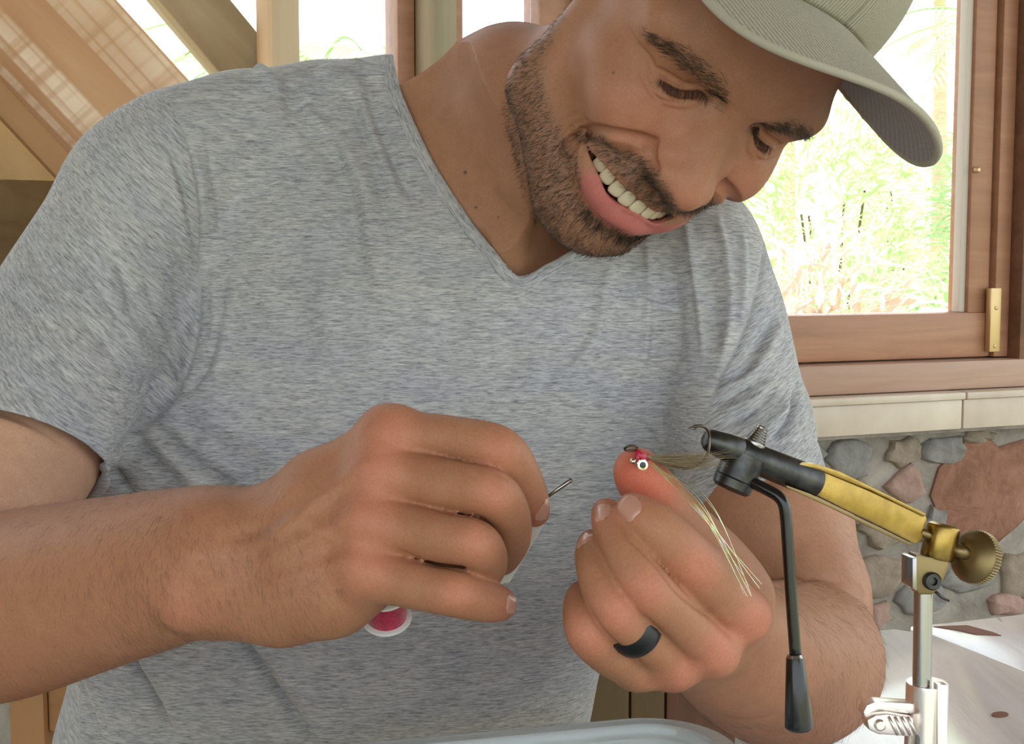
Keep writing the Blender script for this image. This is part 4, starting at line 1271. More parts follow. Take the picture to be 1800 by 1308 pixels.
def tuck_all():
    global ra_V, u_V, la_V, head_V
    H = head_V @ HM.T + HT
    q = np.stack([900 + F_PX * H[:, 0] / H[:, 2], 654 + F_PX * H[:, 1] / H[:, 2]], 1)
    open_ = in_poly(q[:, 0], q[:, 1], NECK + [(1180, 250), (1180, -200), (640, -200)])
    E = catmull(np.array([(x, y, 0.0) for x, y in NECK]), 4)[:, :2]
    low = ((head_V[:, 1] < -132) | ((head_V[:, 1] < -48) & (head_V[:, 2] < -62)))
    edge = np.full(len(H), 1e3)
    edge[low] = seg_dist(np.c_[q[low], np.zeros(low.sum())], np.c_[E, np.zeros(len(E))])[0]
    gap = np.where(open_, 2.5 - 0.11 * edge - 0.0016 * edge ** 2, np.minimum(2.5 + 0.35 * edge, 9.0))
    fade = np.clip(np.maximum((-130 - head_V[:, 1]) / 12, np.minimum((-48 - head_V[:, 1]) / 30, (-62 - head_V[:, 2]) / 25)), 0, 1)
    gap = gap - 14 * (1 - fade)
    mv = tuck(H, low & (~open_ | (edge < 190)), gap)
    S = smooth_mesh(H, head_Q, 14, 0.5)
    H[mv] = S[mv]
    tuck(H, low & ~open_, np.minimum(2.5 + 0.3 * edge, 8.0) - 14 * (1 - fade))
    head_V = (H - HT) @ HM
    py = 654 + F_PX * u_V[:, 1] / u_V[:, 2]
    mv = tuck(u_V, py < 800, np.clip((770 - py) * 0.12, -9, 7)); S = smooth_mesh(u_V, u_Q, 6, 0.5); u_V[mv] = S[mv]
    py = 654 + F_PX * la_V[:, 1] / la_V[:, 2]
    mv = tuck(la_V, (py < 860) & (la_V[:, 2] > 700), np.clip((850 - py) * 0.12, -6, 11)); S = smooth_mesh(la_V, la_Q, 8, 0.5); la_V[mv] = S[mv]
tuck_all()

# one skin for the whole figure
def join_skin():
    parts = [(h2w(head_V), head_Q, head_C), (c2w(ra_V), ra_Q, ra_C), (c2w(u_V), u_Q, u_C), (c2w(la_V), la_Q, la_C)]
    Vs, Qs, Cs, n = [], [], [], 0
    for V, Q, c in parts:
        Vs.append(V); Qs.append(Q + n); Cs.append(c); n += len(V)
    me = np_mesh('body', np.vstack(Vs), np.vstack(Qs))
    set_color(me, 'tint', np.vstack(Cs))
    return link('body', me, M_skin, person)
body = join_skin()

def cam_surface(f, pts, lo=640, hi=980, step=0.8):
    pts = np.asarray(pts, float); d = np.arange(lo, hi, step)
    P = np.stack([np.stack([(pts[:, 0] - 900) / F_PX * q, (pts[:, 1] - 654) / F_PX * q, np.full(len(pts), q)], 1) for q in d], 1)
    v = f.value(P); i = np.argmax(v < 0, 1)
    ok = v[np.arange(len(pts)), i] < 0
    z = np.where(ok, d[i], np.nan)
    if ok.any(): z = np.where(ok, z, np.interp(np.arange(len(pts)), np.where(ok)[0], z[ok]))
    return np.stack([(pts[:, 0] - 900) / F_PX * z, (pts[:, 1] - 654) / F_PX * z, z], 1)

FOLDS = [  # picture line, height mm (minus = groove), width mm
    (L_SEAM[1:], -1.3, 1.6), (R_SEAM, -1.2, 1.6),
    ([(289, 248), (320, 322), (335, 392), (347, 454)], -1.8, 3.0), ([(278, 240), (306, 322), (322, 392), (338, 454)], 1.2, 4.0),
    ([(304, 184), (351, 172), (429, 175), (495, 172), (519, 187), (562, 170)], -1.0, 1.6),
    ([(442, 128), (470, 142), (496, 178)], 4.5, 7.0), ([(505, 150), (515, 178), (530, 196)], -2.5, 6.0), ([(560, 118), (600, 140), (640, 170)], 2.5, 8.0), ([(615, 108), (640, 118), (680, 128)], 2.0, 6.0),
    ([(487, 181), (546, 236), (608, 322), (624, 412), (640, 490), (655, 568)], -2.0, 6.0), ([(520, 175), (580, 236), (636, 322), (650, 412), (668, 520)], 1.8, 6.0),
    ([(608, 138), (632, 216), (655, 275), (671, 353), (690, 430)], -2.0, 4.0), ([(640, 131), (663, 216), (698, 298), (740, 380)], -2.2, 4.0), ([(626, 136), (650, 220), (682, 300), (712, 380)], 1.5, 4.0),
    ([(560, 190), (590, 260), (610, 300)], -1.5, 4.0), ([(362, 230), (372, 300), (386, 380), (392, 460)], -0.9, 3.0), ([(372, 470), (378, 560), (366, 620)], 0.8, 3.0), ([(410, 480), (402, 560), (398, 620)], 0.7, 3.5),
    ([(35, 415), (78, 493), (101, 536)], -1.6, 3.0), ([(0, 509), (47, 548), (94, 583)], -1.5, 4.0), ([(120, 420), (170, 500), (210, 560)], -1.0, 4.0),
    ([(200, 430), (236, 548), (261, 595), (298, 643), (311, 672)], -2.6, 3.2), ([(250, 470), (280, 562), (305, 610), (322, 647)], -2.4, 2.6), ([(137, 548), (192, 610), (239, 669), (291, 676)], -1.8, 3.6),
    ([(300, 500), (316, 544), (331, 592)], -1.2, 2.2), ([(225, 570), (250, 625), (290, 668)], 1.6, 3.5), ([(262, 545), (292, 612), (314, 660)], 1.5, 2.5),
    ([(316, 668), (305, 686), (291, 705), (261, 737), (226, 778), (195, 812)], -5.0, 4.0),
    ([(383, 573), (372, 621), (353, 661), (320, 698)], -1.6, 3.2), ([(395, 560), (390, 625), (372, 670)], 1.0, 4.0),
    ([(265, 742), (320, 794), (379, 838), (412, 856)], -5.0, 4.4), ([(243, 772), (276, 816), (324, 867)], -4.0, 4.6), ([(192, 816), (214, 845), (239, 885)], -4.0, 3.6), ([(250, 752), (300, 806), (350, 850)], 1.8, 5.0),
    ([(305, 720), (357, 764), (401, 794), (470, 820)], -2.0, 8.0), ([(300, 700), (370, 735), (440, 770)], 1.2, 7.0),
    ([(380, 1060), (408, 1106), (458, 1172), (502, 1239), (552, 1306)], -5.2, 4.6), ([(425, 1104), (476, 1170), (522, 1239)], 1.6, 7.0),
    ([(200, 1110), (224, 1155), (258, 1211), (308, 1300)], -5.2, 4.6), ([(240, 1150), (276, 1211), (320, 1285)], 1.5, 6.0), ([(140, 1200), (152, 1233), (180, 1306)], -1.8, 3.5),
    ([(1078, 458), (1063, 515), (1049, 587), (1016, 634), (960, 690)], 1.5, 4.0), ([(1137, 410), (1140, 491), (1135, 606), (1120, 660)], 1.5, 3.2), ([(1202, 376), (1216, 458), (1231, 548), (1238, 634)], 1.8, 2.6),
    ([(1259, 372), (1278, 467), (1283, 553), (1264, 658)], 1.8, 2.6), ([(1304, 390), (1308, 500), (1300, 570)], 1.2, 2.6), ([(1108, 440), (1098, 530), (1080, 610), (1030, 690)], -1.5, 6.0), ([(1173, 420), (1188, 539), (1192, 640)], -1.7, 6.0),
    ([(1240, 420), (1254, 539), (1258, 620)], -1.7, 5.0), ([(600, 470), (640, 560), (660, 660)], 1.2, 10.0), ([(760, 420), (800, 540), (815, 660)], -1.4, 12.0), ([(890, 560), (900, 680), (880, 800)], -1.2, 14.0), ([(960, 600), (900, 690), (860, 780)], 1.2, 12.0),
    ([(500, 400), (520, 520), (520, 640)], -1.2, 12.0), ([(560, 480), (580, 580), (590, 660)], 1.0, 8.0),
    ([(1361, 561), (1335, 607), (1312, 645), (1283, 665)], -2.8, 3.6), ([(1352, 659), (1306, 683), (1257, 709)], -2.2, 3.0), ([(1361, 686), (1335, 712), (1306, 732), (1265, 744)], -2.2, 3.0), ([(1374, 560), (1350, 612), (1325, 650)], 1.6, 4.0),
    ([(1403, 671), (1396, 718), (1379, 749), (1352, 770)], -3.2, 2.6), ([(1340, 640), (1300, 672), (1262, 692)], 1.5, 3.0), ([(1345, 690), (1310, 712), (1262, 728)], 1.4, 3.0), ([(1385, 700), (1370, 738), (1340, 760)], 1.6, 4.0),
    ([(930, 960), (915, 1010), (900, 1080)], -2.5, 9.0), ([(960, 900), (940, 960)], -2.0, 9.0)]

def make_shirt():
    V, Q = shirt_f.mesh()
    V = smooth_mesh(V, Q, 1, 0.4)
    # openings
    pz = V[:, 2]; px = 900 + F_PX * V[:, 0] / pz; py = 654 + F_PX * V[:, 1] / pz
    hole = NECK + [(1180, 250), (1180, -200), (690, -200)]
    cut_n = in_poly(px, py, hole) & ((pz < 905) | (py < 175))
    lC, hemn, ldir = L_HEM
    gl = (V - lC) @ hemn
    near_l = np.linalg.norm((V - lC) - np.outer((V - lC) @ ldir, ldir), axis=1) < 66
    near_l |= (np.linalg.norm((V - lC) - np.outer((V - lC) @ ldir, ldir), axis=1) < 85) & (V[:, 2] < 765)
    side_l = px < np.interp(py, [600, 682, 738, 812, 900], [346, 311, 262, 196, 140])
    cut_l = (gl > 0) & near_l & side_l & (px < 260)
    rC, hrn, rdir = R_HEM
    gr = (V - rC) @ hrn
    near_r = np.linalg.norm((V - rC) - np.outer((V - rC) @ rdir, rdir), axis=1) < 62
    side_r = px > np.interp(py, [700, 725, 870, 1000], [1250, 1243, 1188, 1140])
    cut_r = (gr > 0) & near_r & side_r
    cut = cut_n | cut_l | cut_r
    drop = cut[Q].all(1)
    # pull the rim onto the cut lines so it runs smooth
    rim = np.zeros(len(V), bool); mixed = cut[Q].any(1) & ~drop; rim[Q[mixed].ravel()] = True
    rim &= cut
    m = rim & cut_l; V[m] -= np.outer(gl[m], hemn)
    m = rim & cut_r; V[m] -= np.outer(gr[m], hrn)
    m = np.where(rim & cut_n)[0]
    E = catmull(np.array([(x, y, 0.0) for x, y in NECK]), 8)[:, :2]
    for i in m:
        p = np.array([px[i], py[i]]); best = None
        a = E[:-1]; e = E[1:] - a
        t = np.clip(((p - a) * e).sum(1) / (e * e).sum(1), 0, 1); q = a + t[:, None] * e
        q = q[np.argmin(((p - q) ** 2).sum(1))]
        if np.hypot(*(q - p)) < 25: V[i] = ((q[0] - 900) / F_PX * V[i, 2], (q[1] - 654) / F_PX * V[i, 2], V[i, 2])
    Q = Q[~drop]
    used = np.unique(Q); mp = np.full(len(V), -1); mp[used] = np.arange(len(used))
    V = V[used]; Q = mp[Q]; px = px[used]; py = py[used]
    E2 = np.sort(np.vstack([Q[:, [0, 1]], Q[:, [1, 2]], Q[:, [2, 3]], Q[:, [3, 0]]]), 1)
    ue, cnt = np.unique(E2[:, 0].astype(np.int64) * len(V) + E2[:, 1], return_counts=True)
    be = np.stack([ue[cnt == 1] // len(V), ue[cnt == 1] % len(V)], 1)
    for _ in range(10):                                             # even out every rim along itself
        S_ = np.zeros_like(V); n_ = np.zeros(len(V))
        for i, j in ((0, 1), (1, 0)): np.add.at(S_, be[:, i], V[be[:, j]]); np.add.at(n_, be[:, i], 1)
        m_ = n_ > 0; V[m_] = 0.5 * V[m_] + 0.5 * S_[m_] / n_[m_][:, None]
    N = normals(V, Q); D = np.zeros(len(V))
    for pts, a, w in FOLDS:
        crease(V, N, cam_surface(shirt_f, catmull(np.array([(x, y, 0.0) for x, y in pts]), 6)[:, :2]), a * (2.3 if a < 0 else 2.0), w, D, sharp_v=w < 5)
    # stitched hems: a shallow groove above each sleeve edge
    gl = (V - lC) @ hemn; gr = (V - rC) @ hrn
    sl = px < np.interp(py, [y for x, y in L_SEAM] + [738, 812, 900], [x for x, y in L_SEAM] + [262, 196, 140])
    sr = px > np.interp(py, [y for x, y in R_SEAM] + [870, 1000], [x for x, y in R_SEAM] + [1188, 1140])
    D[sl] -= 0.7 * np.exp(-((gl[sl] + 19) / 1.2) ** 2); D[sr] -= 0.7 * np.exp(-((gr[sr] + 19) / 1.2) ** 2)
    V = V + N * D[:, None]
    # knit direction: rows run across the body and round the arms
    fab = V.copy()
    def frame(ax):
        e2 = ax; e1 = np.cross(e2, (0, 0, 1.0)); e1 /= np.linalg.norm(e1); return np.stack([e1, e2, np.cross(e1, e2)], 1)
    fab[sl] = V[sl] @ frame(np.array([-0.69, 0.72, 0.0])) + 300; fab[sr] = V[sr] @ frame(np.array([0.52, 0.85, 0.0])) + 600
    me = np_mesh('t_shirt', c2w(V), Q)
    set_vec(me, 'knit', fab)
    return me, fab, sl, sr

def shirt_material():
    t = NT('heather_grey_jersey', rough=0.9)
    a = t.attr('knit', 'Vector', (0.095, 0.95, 0.095)); b = t.attr('knit', 'Vector', (0.2, 2.2, 0.2)); c = t.attr('knit', 'Vector', (0.02, 0.05, 0.02))
    s1 = t.noise(a, 1.0, 3, 0.65, 0.6); s2 = t.noise(b, 1.0, 2, 0.6, 0.4); s3 = t.noise(c, 1.0, 2)
    m = t.mix(0.45, s1, s2)
    col = t.ramp(m, [(0.33, (0.16, 0.165, 0.18)), (0.43, (0.30, 0.305, 0.32)), (0.52, (0.44, 0.445, 0.45)), (0.66, (0.62, 0.62, 0.61))])
    tone = t.ramp(s3, [(0.35, (0.93, 0.94, 0.98)), (0.65, (1.04, 1.03, 1.0))])
    t.base(t.mix(1.0, col, tone, 'MULTIPLY'))
    t.bump(m, 0.25, 0.0008)
    t.set(Specular_IOR_Level=0.15, Sheen_Weight=0.25, Sheen_Roughness=0.5)
    return t.m
M_shirt = shirt_material()
shirt_me, *_ = make_shirt()
shirt = link('t_shirt', shirt_me, M_shirt, person)
shirt['label'] = 'heather grey v-neck t-shirt'
sm = shirt.modifiers.new('thickness', 'SOLIDIFY'); sm.thickness = 0.0016; sm.offset = -1

def collar():
    E = catmull(np.array([(x, y, 0.0) for x, y in NECK]), 10)[:, :2]
    T = np.gradient(E, axis=0); T /= np.linalg.norm(T, axis=1)[:, None]
    Nn = np.stack([-T[:, 1], T[:, 0]], 1)
    # outwards is away from the neck, to the lower left / lower right of the edge
    cen = np.array([930.0, 250.0]); s = np.sign(((E - cen) * Nn).sum(1)); Nn *= s[:, None]
    # mitre at the point of the v
    for k in range(2): Nn = np.vstack([Nn[:1], (Nn[:-2] + Nn[1:-1] + Nn[2:]) / 3, Nn[-1:]]); 
    Nn /= np.linalg.norm(Nn, axis=1)[:, None]
    prof = [(-1.0, -2.2), (-1.2, 0.4), (1.0, 1.5), (7.0, 1.9), (15.0, 1.8), (20.5, 1.3), (22.5, 0.1), (22.0, -1.5)]
    rows = []
    Zs = cam_surface(shirt_f, E + Nn * 9)[:, 2]
    Zs = np.convolve(np.pad(Zs, 6, 'edge'), np.ones(13) / 13, 'valid')
    for off, lift in prof:
        p = E + Nn * off
        z = Zs - lift + np.clip(cam_surface(shirt_f, p)[:, 2] - Zs, -3, 3) * 0.6
        rows.append(np.stack([(p[:, 0] - 900) / F_PX * z, (p[:, 1] - 654) / F_PX * z, z], 1))
    n = len(E); V = np.vstack(rows); F = []
    for i in range(len(prof) - 1):
        for j in range(n - 1):
            F.append((i * n + j, i * n + j + 1, (i + 1) * n + j + 1, (i + 1) * n + j))
    me = bpy.data.meshes.new('collar_band')
    me.from_pydata([tuple(c2w(v)) for v in V], [], F); me.update()
    L = np.concatenate([[0], np.cumsum(np.linalg.norm(np.diff(rows[3], axis=0), axis=1))])
    fab = np.vstack([np.stack([L, np.full(n, o * 0.33), np.zeros(n)], 1) for o, l in prof])
    set_vec(me, 'knit', fab + 900)
    o = link('collar_band', me, M_shirt, shirt)
    bm = bmesh.new(); bm.from_mesh(me); bmesh.ops.recalc_face_normals(bm, faces=bm.faces); bm.to_mesh(me); bm.free()
collar()
# ------------------------------------------------------------------ cap (its own frame on the head, millimetres)
CAP_C = np.array([0, 50, -80.0])
def _rot(a, b, c):
    ca, sa, cb, sb, cc, sc = math.cos(a), math.sin(a), math.cos(b), math.sin(b), math.cos(c), math.sin(c)
    return np.array([[ca, 0, sa], [0, 1, 0], [-sa, 0, ca]]) @ np.array([[1, 0, 0], [0, cb, -sb], [0, sb, cb]]) @ np.array([[cc, -sc, 0], [sc, cc, 0], [0, 0, 1]])
CAP_R = _rot(0.131, -0.05, -0.071)
BR = dict(Y0=19.8, Z0=77.2, L=84.7, w=80.4, A=29.7, ex=2.78)
def cap2w(L): return h2w(np.asarray(L, float) @ CAP_R.T + CAP_C)

def cap_material(name, c1, c2, under=False):
    t = NT(name, rough=0.85)
    v = t.attr('weave', 'Vector', (1, 1, 1))
    sep = t.add('SeparateXYZ'); t.lk(v, sep.inputs[0])
    wv = t.add('Math', operation='SINE'); mu = t.add('Math', operation='MULTIPLY'); mu.inputs[1].default_value = 3.5 if not under else 1.2
    t.lk(sep.outputs[0], mu.inputs[0]); t.lk(mu.outputs[0], wv.inputs[0])
    n = t.noise(t.attr('weave', 'Vector', (0.9, 0.35, 0.35)), 1.6, 4, 0.7)
    mr = t.add('MapRange'); t.lk(wv.outputs[0], mr.inputs[0]); mr.inputs[1].default_value = -1; mr.inputs[2].default_value = 1
    m = t.mix(0.66 if not under else 0.8, mr.outputs[0], n)
    t.base(t.ramp(m, [(0.25, c1), (0.7, c2)]))
    t.bump(m, 0.5, 0.0006)
    t.set(Specular_IOR_Level=0.15)
    return t.m
M_cap = cap_material('olive_grey_cap_cloth', (0.25, 0.23, 0.17), (0.46, 0.43, 0.34))
M_capu = cap_material('grey_brim_lining', (0.26, 0.25, 0.25), (0.40, 0.39, 0.39), True)

def crown():
    V, F, W = [], [], []
    n, m = 144, 40
    for j in range(m + 1):
        t = j / m
        for i in range(n):
            a = 2 * math.pi * i / n
            s = math.sin(a); c = math.cos(a)
            rim = BR['Y0'] - BR['A'] * min(abs(s) * 83 / BR['w'], 1) ** 2 if c > 0 else BR['Y0'] - BR['A'] - 12 * min(1, -c * 1.5)
            k = math.cos(t * math.pi / 2) ** 0.62 if t < 1 else 0.0
            front = 1.0 + 0.04 * max(c, 0) * math.sin(t * math.pi) 
            top = 92.0
            y = rim + (top - rim) * math.sin(t * math.pi / 2) ** 1.0
            seam = 0.0
            for q in (0, 60, 120, 180, 240, 300):
                dd = abs((math.degrees(a) - q + 180) % 360 - 180) * math.pi / 180 * 85 * max(k, 0.05)
                seam -= 0.9 * math.exp(-(dd / 1.3) ** 2)
                seam -= 0.35 * math.exp(-((dd - 6) / 0.9) ** 2)
            V.append(((83 + seam) * k * s, y, (93 + seam) * k * c * front - 2))
            W.append((a * 85, y, 0))
    for j in range(m):
        for i in range(n):
            i2 = (i + 1) % n
            F.append((j * n + i, j * n + i2, (j + 1) * n + i2, (j + 1) * n + i))
    o = pydata('cap', cap2w(V), F, M_cap, person)
    set_vec(o.data, 'weave', np.array(W))
    o['label'] = 'olive grey baseball cap'
    md = o.modifiers.new('thickness', 'SOLIDIFY'); md.thickness = 0.002; md.offset = -1
    return o
cap = crown()
def brim():
    n, m = 90, 26
    s = np.sin(np.linspace(-math.pi / 2, math.pi / 2, n + 1))
    ze = BR['Z0'] + BR['L'] * (1 - np.abs(s) ** BR['ex']) ** (1 / BR['ex'])
    x = BR['w'] * s
    za = 92 * np.sqrt(1 - np.clip(x / 84.5, -1, 1) ** 2) - 5
    top, W = [], []
    for j in range(m + 1):
        v = j / m
        z = za + (ze - za) * v
        y = BR['Y0'] - BR['A'] * s ** 2
        st = np.zeros(n + 1)
        for d in (4, 11, 18, 25, 32, 39): st -= 0.35 * np.exp(-(((ze - z) - d) / 0.9) ** 2)
        xx = x * (1 - 0.03 * v * 0)
        top.append(np.stack([xx, y + st, z], 1)); W.append(np.stack([xx, z * 0 + y, z], 1))
    top = np.array(top); W = np.array(W)
    def sheet(name, P, W, mat, flip, parent):
        V = P.reshape(-1, 3); k = n + 1; F = []
        for j in range(m):
            for i in range(n):
                q = (j * k + i, j * k + i + 1, (j + 1) * k + i + 1, (j + 1) * k + i)
                F.append(q[::-1] if flip else q)
        o = pydata(name, cap2w(V), F, mat, parent); set_vec(o.data, 'weave', W.reshape(-1, 3)); return o
    b = sheet('brim', top, W, M_cap, True, cap)
    sheet('brim_lining', top + (0, -3.2, 0) * np.ones(3) - np.array([0, 0, 0.8]), W[:, :, [2, 1, 0]], M_capu, False, cap)
    e = np.vstack([top[::-1, 0], top[-1], top[:, -1]])[1:] if False else np.vstack([top[:, 0], top[-1, 1:-1], top[::-1, -1]])
    tube('brim_piping', cap2w(catmull(e[::2] + (0, -1.5, -0.4) * np.ones(3), 2)), 0.0022, M_cap, cap, 8)
    set_vec(cap.children[-1].data, 'weave', np.random.default_rng(0).normal(size=(len(cap.children[-1].data.vertices), 3)) * 0.05 + 0.54) if len(cap.children) else None
brim()
# ------------------------------------------------------------------ table, container, vise, fly and bobbin
TZ = 0.75
M_table = NT('white_table_wood', rough=0.32)  # near-white grain with sparse brown streaks
_v = M_table.coords((1, 1, 1)); _n = M_table.noise(M_table.coords((40, 5, 5), (0, 0, 0.35)), 1.0, 6, 0.65, 1.0); _n2 = M_table.noise(_v, 6, 4)
_n3 = M_table.noise(M_table.coords((55, 9, 9), (0, 0, 0.35)), 1.0, 3, 0.5)
M_table.base(M_table.mix(M_table.ramp(_n3, [(0.70, (0, 0, 0)), (0.76, (1, 1, 1))]), M_table.ramp(_n, [(0.3, (0.70, 0.69, 0.69)), (0.6, (0.88, 0.88, 0.89))]), (0.40, 0.27, 0.20)))
M_table.bump(_n, 0.35, 0.002); M_table.set(Coat_Weight=1.0, Coat_Roughness=0.14); M_table = M_table.m
M_dark = NT('dark_crack', rough=0.9, color=(0.02, 0.015, 0.012)).m
M_knot = NT('red_brown_bare_wood', rough=0.7, color=(0.22, 0.09, 0.05)).m
table = empty('table', (0.35, 0.55, 0.0)); tag(table, 'white rustic wooden table under the vise and container', 'table')
def make_table():
    G = lambda x, y: on_level(x, y, TZ)
    # the long crack divides the two slabs
    crack = [G(1330, 1010), G(1560, 1092), G(1640, 1116), G(1690, 1136), G(1740, 1156), G(1800, 1180), G(2000, 1262), G(2300, 1380)]
    back = [G(1500, 1116), G(1535, 1108), G(1600, 1100), G(1660, 1095), G(1730, 1087), G(1800, 1079), G(2100, 1046), G(2500, 1010)]
    far = [p for p in back]
    e1 = G(1480, 1140)
    A = far + [crack[-1], crack[-2], crack[-3], crack[-4], crack[-5], crack[-6], G(1575, 1100)]
    A = [far[i] for i in range(2, len(far))] + [crack[k] for k in (7, 6, 5, 4, 3, 2)] + [G(1600, 1107)]
    th = np.array([0, 0, -0.038])
    prism('slab', [p for p in A], th, M_table, table, 0.0015)
    off = np.array([0.0008, -0.0022, 0])
    near_edge = [(0.62, 0.22), (0.20, 0.18), (-0.30, 0.20), (-0.34, 0.45), (-0.20, 0.62), (0.02, 0.655), (0.14, 0.67)]
    B = [G(1535, 1109), G(1570, 1105), G(1598, 1109)] + [crack[k] + off for k in (2, 3, 4, 5, 6, 7)] + [np.array([1.0, 0.40, TZ])] + [np.array([x, y, TZ]) for x, y in near_edge] + [G(1440, 1300), G(1475, 1230), G(1500, 1160)]
    prism('slab', B, th, M_table, table, 0.0015)
    # narrow crack line filling, bare patch, knot hole
    V, F = [], []
    for p in crack[2:]: V += [p + (-0.0006, 0.0004, -0.0010), p + off + (0.0006, -0.0004, -0.0010)]
    for i in range(len(V) // 2 - 1): F.append((2 * i, 2 * i + 1, 2 * i + 3, 2 * i + 2))
    patch = [G(x, y) + (0, 0, 0.0005) for x, y in ((1640, 1102), (1700, 1100), (1745, 1112), (1760, 1118), (1715, 1116), (1680, 1108))]
    prism('bare_patch', patch, (0, 0, -0.001), M_knot, table)
    patch = [G(1758 + 15 * math.cos(t), 1257 + 5 * math.sin(t)) + (0, 0, 0.0005) for t in np.linspace(0, 2 * math.pi, 20, endpoint=False)]
    prism('knot', patch, (0, 0, -0.001), M_knot, table)
    for x, y in ((0.50, 0.26), (-0.24, 0.28), (0.62, 0.86), (0.0, 0.58)):
        beam('leg', (x, y, 0), (x, y, TZ - 0.039), (1, 0, 0), 0.06, 0.06, M_sill, table, 0.004)
make_table()

# clear plastic container, far rim in view
M_plastic = NT('clear_frosted_plastic', rough=0.15, color=(0.84, 0.89, 0.88)).set(Transmission_Weight=0.7, IOR=1.4, Coat_Weight=0.3).m
def container():
    zr = 0.83
    G = lambda x, y: on_level(x, y, zr)[:2]
    a, b = G(610, 1308), G(1090, 1263); c = G(1306, 1308)
    u = (b - a) / np.linalg.norm(b - a); v = np.array([u[1], -u[0]])   # along the far side, then towards the camera
    Wd, Dp = 0.30, 0.155; cr = 0.034
    corner = b + u * 0.036                                             # sharp far right corner before rounding
    t = empty('plastic_container', (*(corner - u * Wd / 2 + v * Dp / 2), TZ)); tag(t, 'clear frosted plastic container with rounded rim in the near foreground', 'container')
    def loop(inset, z, n=10):
        P = []
        cs = [(corner - u * (cr) + v * cr, 0), (corner - u * cr + v * (Dp - cr), 1), (corner - u * (Wd - cr) + v * (Dp - cr), 2), (corner - u * (Wd - cr) + v * cr, 3)]
        for cc, q in cs:
            for k in range(n + 1):
                an = math.pi / 2 * (k / n) + q * math.pi / 2
                d = (-v) * math.cos(an) + u * math.sin(an)
                P.append((*(cc + d * (cr - inset)), z))
        return P
    def wall_loops(name, rows, mat):
        V, F = [], []
        for ins, z in rows: V += loop(ins, z)
        n = len(loop(0, 0))
        for i in range(len(rows) - 1):
            for k in range(n): F.append((i * n + k, i * n + (k + 1) % n, (i + 1) * n + (k + 1) % n, (i + 1) * n + k))
        return V, F, n
    V, F, n = wall_loops('body', [(0.008, zr - 0.006), (0.012, TZ + 0.012), (0.018, TZ + 0.002), (0.019, TZ + 0.0035), (0.0135, TZ + 0.013), (0.0095, zr - 0.006)], None)
    F.append(tuple(2 * n + k for k in range(n))); F.append(tuple(3 * n + k for k in range(n))[::-1])
    o = pydata('body', V, F, M_plastic, t); sharp(o, 40)
    V, F, n = wall_loops('rim', [(0.0, zr - 0.008), (-0.0005, zr - 0.002), (0.001, zr), (0.0085, zr + 0.0003), (0.0095, zr - 0.001), (0.0095, zr - 0.007), (0.0082, zr - 0.007), (0.0078, zr - 0.0022), (0.0016, zr - 0.0022), (0.0012, zr - 0.008), (0.0, zr - 0.008)], None)
    o = pydata('rim', V, F, M_plastic, t); sharp(o, 40)
container()

# ---- vise
M_black = NT('gunmetal', rough=0.34, metal=0.85)
M_black.base(M_black.ramp(M_black.noise(M_black.coords(), 120, 4), [(0.3, (0.035, 0.036, 0.036)), (0.7, (0.10, 0.10, 0.095))])); M_black = M_black.m
M_lever = NT('black_enamel', rough=0.2, color=(0.008, 0.008, 0.009)).set(Coat_Weight=0.15, Specular_IOR_Level=0.45).m
M_brass = NT('brass', rough=0.30, metal=1.0)
M_brass.base(M_brass.ramp(M_brass.noise(M_brass.coords(), 60, 5, 0.6), [(0.3, (0.22, 0.14, 0.036)), (0.6, (0.38, 0.255, 0.07)), (0.75, (0.30, 0.185, 0.05))])); M_brass = M_brass.m
M_brass2 = NT('worn_brass', rough=0.42, metal=0.95, color=(0.25, 0.185, 0.085)).m
M_steel = NT('steel', rough=0.25, metal=1.0, color=(0.36, 0.35, 0.34)).m
M_nickel = NT('pale_nickel', rough=0.28, metal=0.9, color=(0.86, 0.79, 0.74)).m
vise = empty('fly_tying_vise', tuple(at(1622, 1300, 0.558) * (1, 1, 0) + np.array([0, 0, TZ])))
tag(vise, 'brass and black fly tying vise clamped at the table edge holding a hook', 'vise')
def C3(px, py, d): return at(px, py, d / 1000.0)
